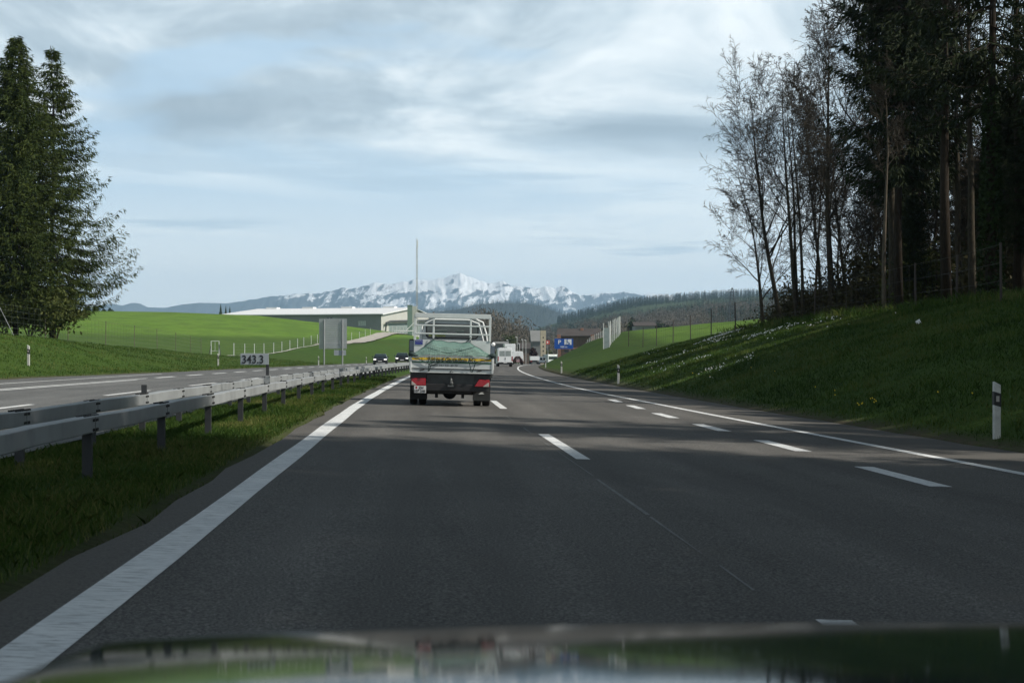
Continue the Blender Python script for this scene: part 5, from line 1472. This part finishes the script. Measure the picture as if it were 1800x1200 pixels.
path_strip('gravel_path', [(G(566, 290), 290), (G(600, 305), 305), (G(628, 325), 325), (G(655, 360), 360), (G(682, 400), 400), (G(703, 450), 450), (G(716, 480), 480)], M_GRAVEL, 3.4, .10)
path_strip('concrete_kerb', [(G(395, 190), 190), (G(430, 203), 203), (G(481, 233), 233), (G(523, 264), 264), (G(566, 290), 290)], M_CONC, .35, .16)

# power pylons
def pylon(name, label, u, Y, vtop, wid, arms):
    X = G(u, Y); z0 = gz(X, Y); H = 1.28 + (626 - vtop) * Y / 2766 - z0
    t = thing(name, label, 'pylon', (X, Y, z0))
    mb = MB()
    wf = lambda f: wid * (1 - f) ** .8 * .5 + .25
    N_ = 14
    for sx_ in (-1, 1):
        for sy_ in (-1, 1):
            mb.tube([(sx_ * wf(k / N_), sy_ * wf(k / N_), H * k / N_) for k in range(N_ + 1)], .22, 4)
    for k in range(N_):
        a, b = wf(k / N_), wf((k + 1) / N_)
        for sy_ in (-1, 1):
            mb.tube([(-a, sy_ * a, H * k / N_), (b, sy_ * b, H * (k + 1) / N_)], .10, 3, False); mb.tube([(a, sy_ * a, H * k / N_), (-b, sy_ * b, H * (k + 1) / N_)], .10, 3, False)
    mb.build('tower', M_POSTST, t)
    for f, w in arms:
        m = MB(); m.tube([(-w, 0, H * f), (w, 0, H * f)], .18, 4); m.tube([(-w, 0, H * f), (0, 0, H * f + 3)], .1, 4); m.tube([(w, 0, H * f), (0, 0, H * f + 3)], .1, 4)
        for x in (-w, -w / 2, w / 2, w): m.tube([(x, 0, H * f), (x, 0, H * f - 1.8)], .1, 4)
        m.build('cross_arm', M_POSTST, t)
pylon('power_pylon', 'distant lattice power pylon on the left skyline beside the spruces', 127, 1500, 492, 9, ((.74, 7), (.62, 9)))
pylon('power_pylon', 'distant lattice power pylon in front of the wooded hills on the right', 1287, 1200, 506, 7, ((.9, 4), (.74, 5), (.58, 5)))

# village at the bend
def house(name, label, u, Y, w, dep, z0, ze, zr, wall, roof, rz=0.0, cat='house'):
    X = G(u, Y); g = gz(X, Y)
    t = thing(name, label, cat, (X, Y, g), rz)
    z0, ze, zr = z0 - g, ze - g, zr - g
    MB().box(-w / 2, w / 2, 0, dep, min(z0, -1), ze).build('wall', wall, t)
    r = MB(); e = .5
    r.prism([(-e, ze - .1), (dep / 2, zr), (dep + e, ze - .1), (dep + e, ze + .15), (dep / 2, zr + .3), (-e, ze + .15)], -w / 2 - e, w / 2 + e, 'x')
    ro = r.build('roof', roof, t)
    return t, ro
zz = lambda v, Y: 1.28 + (626 - v) * Y / 2766
hs, ro = house('timber_house', 'brown house with a wide tiled roof and orange brick pillars at the bend', 1016, 420, 10.5, 9, 0, zz(591, 420), zz(579, 420), M_TIMBER, M_ROOFBR, R(-8))
for x in (-5.0, 3.9): MB().box(x - .45, x + .45, -1.6, -.9, -1, zz(588, 420) - hs.location.z).build('brick_pillar', M_BRICK, hs)
for k in range(3): MB().box(-4.4, 3.4, -1.2, -1.05, 1.2 + k * 1.35, 1.75 + k * 1.35).build('balcony_rail', M_BRICK if k != 1 else M_TIMBER, hs)
for k in range(4): MB().box(-3.6 + k * 1.9, -2.5 + k * 1.9, -.03, -.01, 3.0, 4.6).build('window', M_GLASS, hs)
for k in range(2): MB().box(4.3 + k * .8, 4.9 + k * .8, -.05, -.02, 2.2, 3.4).build('window', pm('pale_window', (.42, .46, .44), .3), hs)
MB().box(.5, 1.3, 3.2, 4.0, zz(582, 420) - hs.location.z, zz(576, 420) - hs.location.z).build('chimney', M_BRICK, ro)
house('grey_house', 'grey steep-gabled house left of the beige tower', 944, 500, 3.0, 8, 0, zz(600, 500), zz(582, 500), M_SHINGLE, M_SHINGLE)
t, ro = house('far_barn', 'low brown-roofed barn behind the far traffic', 938, 560, 9, 8, 0, zz(613, 560), zz(604, 560), M_TIMBER, M_ROOFBR)
t, ro = house('white_house', 'small grey house with a brown roof below the wood at the far right field edge', 1134, 480, 6, 7, 0, zz(573, 480), zz(567, 480), M_WALLGR, M_ROOFBR)
t, ro = house('grey_shed', 'low grey shed left of the tall white box truck', 881, 470, 3.6, 5, 0, zz(604, 470), zz(602, 470), M_SHINGLE, M_SHINGLE)
t = thing('beige_tower', 'narrow beige concrete tower above the far traffic', 'tower', on(G(954.5, 480), 480))
h = zz(581, 480) - t.location.z
MB().box(-.80, .80, -1, 1, -1, h).build('shaft', M_BEIGE, t)
MB().box(-.86, .86, -1.06, 1.06, h - 1.1, h - .9).build('cornice', M_BEIGE, t)
for k in range(5): MB().box(-.18, .18, -1.02, -1.005, h * .25 + k * h * .13, h * .25 + k * h * .13 + .5).build('slot_window', M_GLASS, t)
MB().tube([(-.7, 0, h), (-.7, 0, h + 1.0), (-1.6, 0, h + 1.2)], .12, 5).build('roof_arm', M_CHASS, t)
t = thing('advert_board', 'small red and white board right of the beige tower', 'sign', on(G(963, 470), 470))
a = zz(605, 470) - t.location.z; b = zz(598, 470) - t.location.z
MB().box(-.55, .55, -.05, .05, a, b).build('board', M_REDSGN, t); MB().box(-.3, .1, -.07, -.051, a + .3, b - .3).build('white_mark', M_WHITE, t)
MB().tube([(0, .1, -1), (0, .1, b)], .08, 5).build('post', M_GALV, t)
for i, (u, vt, lab) in enumerate([(913, 604, 'street lamp right of the white box truck'), (919, 597, 'street lamp between the two far white vans'), (924.5, 598, 'street lamp left of the brushwood pickup'), (893, 598, 'thin pole above the white box truck'), (909, 593, 'tall lamp pole by the green tree')]):
    Y = 520; t = thing('street_lamp', lab, 'street lamp', on(G(u, Y), Y), 0, 'street lamps at the bend')
    h = zz(vt, Y) - t.location.z
    MB().tube([(0, 0, -.5), (0, 0, h)], .09, 5).build('pole', M_PALEPOST, t); MB().tube([(0, 0, h), (-.5, 0, h + .1)], .12, 5).build('lamp_head', M_WHITE, t)
for i, (u, Y, vt, rx, lab, mt) in enumerate([(897, 620, 588, 2.6, 'yellow-green budding tree above the white box truck', M_BUSH), (868, 420, 612, 1.6, 'green bush beside the road left of the panel van', M_BUSH), (1112, 520, 560, 2.6, 'dark tree beside the small white house', M_WOODC), (1160, 520, 562, 3.4, 'dark round tree right of the small white house', M_WOODC), (962, 520, 611, 2.4, 'olive bush below the red board', M_BUSH)]):
    X = G(u, Y); g = gz(X, Y); H = zz(vt, Y) - g
    t = thing('round_tree', lab, 'tree', (X, Y, g), 0, 'round trees at the bend')
    V, F = leaf_cloud(400 + i, 700, rx, rx, min(H * .5, 3.0), H - min(H * .5, 3.0), .42, 7); np_mesh('crown', V, F, mt, parent=t)
    MB().tube([(0, 0, -.6), (0, 0, H * .75)], [.25, .08], 6).build('trunk', M_BARK, t)

# ------------------------------------------------------------------ grass blades, flowers
def blades(name, s_rng, y_rng, n, h, w, cond=None, tone=(0, 1), seed=0, power=1.0):
    r = np.random.default_rng(seed)
    Y = y_rng[0] * (y_rng[1] / y_rng[0]) ** (r.random(n) ** power); s = r.uniform(s_rng[0], s_rng[1], n)
    if cond is not None:
        k = cond(s, Y, r); Y, s = Y[k], s[k]
    n = len(Y)
    X = s + cx(Y) * wfade(s); Z = tz(s, Y) - .01
    sc_ = np.clip(Y / 25, .8, 5) ** .4
    hh = h * (.45 + 1.1 * r.random(n)) * (.7 + .9 * vnoise(s * .9, Y * .6, 4)) * np.clip(sc_, .8, 1.5); ww = w * (.6 + .8 * r.random(n)) * sc_
    a = r.random(n) * np.pi; ln = r.normal(size=(n, 2)) * hh[:, None] * .45
    B = np.stack([X, Y, Z], 1); dx = np.stack([np.cos(a) * ww, np.sin(a) * ww, 0 * a], 1)
    T = B + np.stack([ln[:, 0], ln[:, 1], hh], 1); M = B + np.stack([ln[:, 0] * .3, ln[:, 1] * .3, hh * .6], 1)
    V = np.stack([B - dx, B + dx, M + dx * .7, T, M - dx * .7], 1).reshape(-1, 3)
    F = np.arange(len(V)).reshape(-1, 5)
    tn = np.clip(r.normal(.42, .24, n) + 1.0 * (vnoise(s * .9 + 9, Y * .35, 8) - .5) + np.where(r.random(n) < .05, .5, 0), tone[0], tone[1])
    o = np_mesh(name, V, F, M_BLADE, dict(tone=np.repeat(tn, 5))); o['kind'] = 'stuff'; return o
blades('median_grass', (-5.25, -2.15), (8, 95), 150000, .062, .0040, lambda s, Y, r: r.random(len(s)) < np.clip((-2.15 - s + .35 * (vnoise(s * 2, Y * .8, 2) - .5)) / .55, .04, 1) * np.clip((s + 5.3) / .3, .2, 1), seed=1, power=.8)
blades('bank_grass', (9.75, 23), (24, 125), 130000, .065, .0065, lambda s, Y, r: r.random(len(s)) < np.clip((s - 9.75) / .9, .05, 1), tone=(0, .8), seed=2)
blades('verge_grass', (-27, -15.4), (55, 200), 40000, .05, .010, lambda s, Y, r: (s < edge_l(Y) - .15) & (r.random(len(s)) < np.clip((edge_l(Y) - s) / 1.2, .05, 1)), tone=(.35, .85), seed=3)
blades('crest_grass', (20.6, 23.2), (48, 118), 7000, .2, .008, None, tone=(.3, .9), seed=6)
def flowers():
    r = np.random.default_rng(21)
    n = 15000
    Y = 64 + 60 * r.random(n); s = 11.5 + 10 * r.random(n)
    cl = vnoise(s * .55 + 3, Y * .16, 15) * .6 + vnoise(s * 1.7, Y * .6, 16) * .4
    line = np.exp(-((s - (12.5 + (Y - 60) * .16)) / 3.4) ** 2)
    k = r.random(n) < np.clip((cl - .55) * 3.4, 0, 1) * line * np.clip((Y - 50) / 14, .03, 1)
    Y, s = Y[k], s[k]; n = len(Y)
    X = s + cx(Y); Z = tz(s, Y) + .10 + .08 * r.random(n)
    a = r.random(n) * np.pi; q = .026 + .024 * r.random(n)
    c = np.stack([X, Y, Z], 1); e = np.stack([np.cos(a) * q, np.sin(a) * q * .4 - .4 * q, q * .7], 1); f = np.stack([-np.sin(a) * q * .5, np.cos(a) * q, q * .5], 1)
    V = np.stack([c - e, c + f, c + e, c - f], 1).reshape(-1, 3)
    np_mesh('white_flowers', V, np.arange(len(V)).reshape(-1, 4), M_PETAL)['kind'] = 'stuff'
    n = 18; Y = np.concatenate([38 + 1.2 * r.random(9), 30 + 45 * r.random(n - 9)]); s = np.concatenate([10.7 + .5 * r.random(9), 10.2 + 2.5 * r.random(n - 9)])
    c = np.stack([s + cx(Y), Y, tz(s, Y) + .13], 1); q = .02
    V = np.stack([c + np.array([-q, 0, 0]), c + np.array([0, q, q]), c + np.array([q, 0, 0]), c + np.array([0, -q, -q])], 1).reshape(-1, 3)
    np_mesh('yellow_flowers', V, np.arange(len(V)).reshape(-1, 4), M_PETALY)['kind'] = 'stuff'
flowers()

# ------------------------------------------------------------------ the bonnet of the car the photo was taken from
def build_bonnet():
    t = thing('car', 'glossy dark bonnet of the photographer\'s car along the bottom, mirroring the road', 'car', (0, 0, 0))
    xc, hw = .43, .83
    ye = 1.66
    ys = np.concatenate([np.linspace(.80, 1.62, 60), np.linspace(1.63, 2.02, 34)])
    z = [0.0]
    slope = lambda y: .1035 + .056 * (y - 1.50) + (0 if y < ye - .02 else 3.4 * (y - ye + .02) ** 1.5)
    for i in range(1, len(ys)): z.append(z[-1] - slope((ys[i] + ys[i - 1]) / 2) * (ys[i] - ys[i - 1]))
    z = np.array(z); z += (1.28 - .1695 * ye) - np.interp(ye, ys, z)
    us = np.concatenate([np.linspace(-1, -.90, 16), np.linspace(-.88, .88, 60), np.linspace(.90, 1, 16)])
    mb = MB(); n = len(us)
    for y, zz_ in zip(ys, z):
        for u in us:
            ed = max(0, (abs(u) - .90) / .10)
            mb.v.append((xc + u * hw, y - .10 * abs(u) ** 3, zz_ - .010 * abs(u) ** 3 - .16 * ed ** 2.4))
    mb.f = [(i * n + j, i * n + j + 1, (i + 1) * n + j + 1, (i + 1) * n + j) for i in range(len(ys) - 1) for j in range(n - 1)]; mb.m = [0] * len(mb.f)
    mb.build('bonnet', M_BONNET, t, True)
    for s in (-1, 1):
        x0 = xc + s * (hw - .005); x1 = xc + s * (hw + .10)
        MB().prism([(-.4, .32), (.95, .32), (1.0, .50), (1.2, .68), (1.5, .70), (1.75, .6), (1.85, .35), (2.0, .35), (2.0, .72), (1.75, .80), (1.2, .84), (-.4, .88)], min(x0, x1), max(x0, x1), 'x').build('wing', M_BONNET, t, bevel=.02)
        wheel(t, xc + s * (hw - .04), 1.38, .32, .2)
    MB().box(xc - hw, xc + hw, 1.75, 1.97, .35, .74).build('front_bumper', M_BLACK, t, bevel=.05)
    MB().tube([(.205, 1.12, 1.030), (.235, 1.12, 1.0395), (.285, 1.13, 1.0395), (.315, 1.14, 1.028)], .009, 8).build('wiper_arm', M_BLACK, t)
build_bonnet()

# ------------------------------------------------------------------ haze
def build_haze():
    me = MB().box(-8300, 8300, -60, 12600, -16, 640).build('haze', [])
    o = me; o['kind'] = 'stuff'
    m = bpy.data.materials.new('haze_air'); m.use_nodes = True
    nt = m.node_tree; nt.nodes.clear()
    out = nt.nodes.new('ShaderNodeOutputMaterial'); v = nt.nodes.new('ShaderNodeVolumePrincipled')
    v.inputs['Color'].default_value = (.50, .74, 1.0, 1); v.inputs['Density'].default_value = HAZE; v.inputs['Anisotropy'].default_value = .2
    nt.links.new(v.outputs[0], out.inputs['Volume'])
    o.data.materials.append(m)
HAZE = 8.4e-5
build_haze()
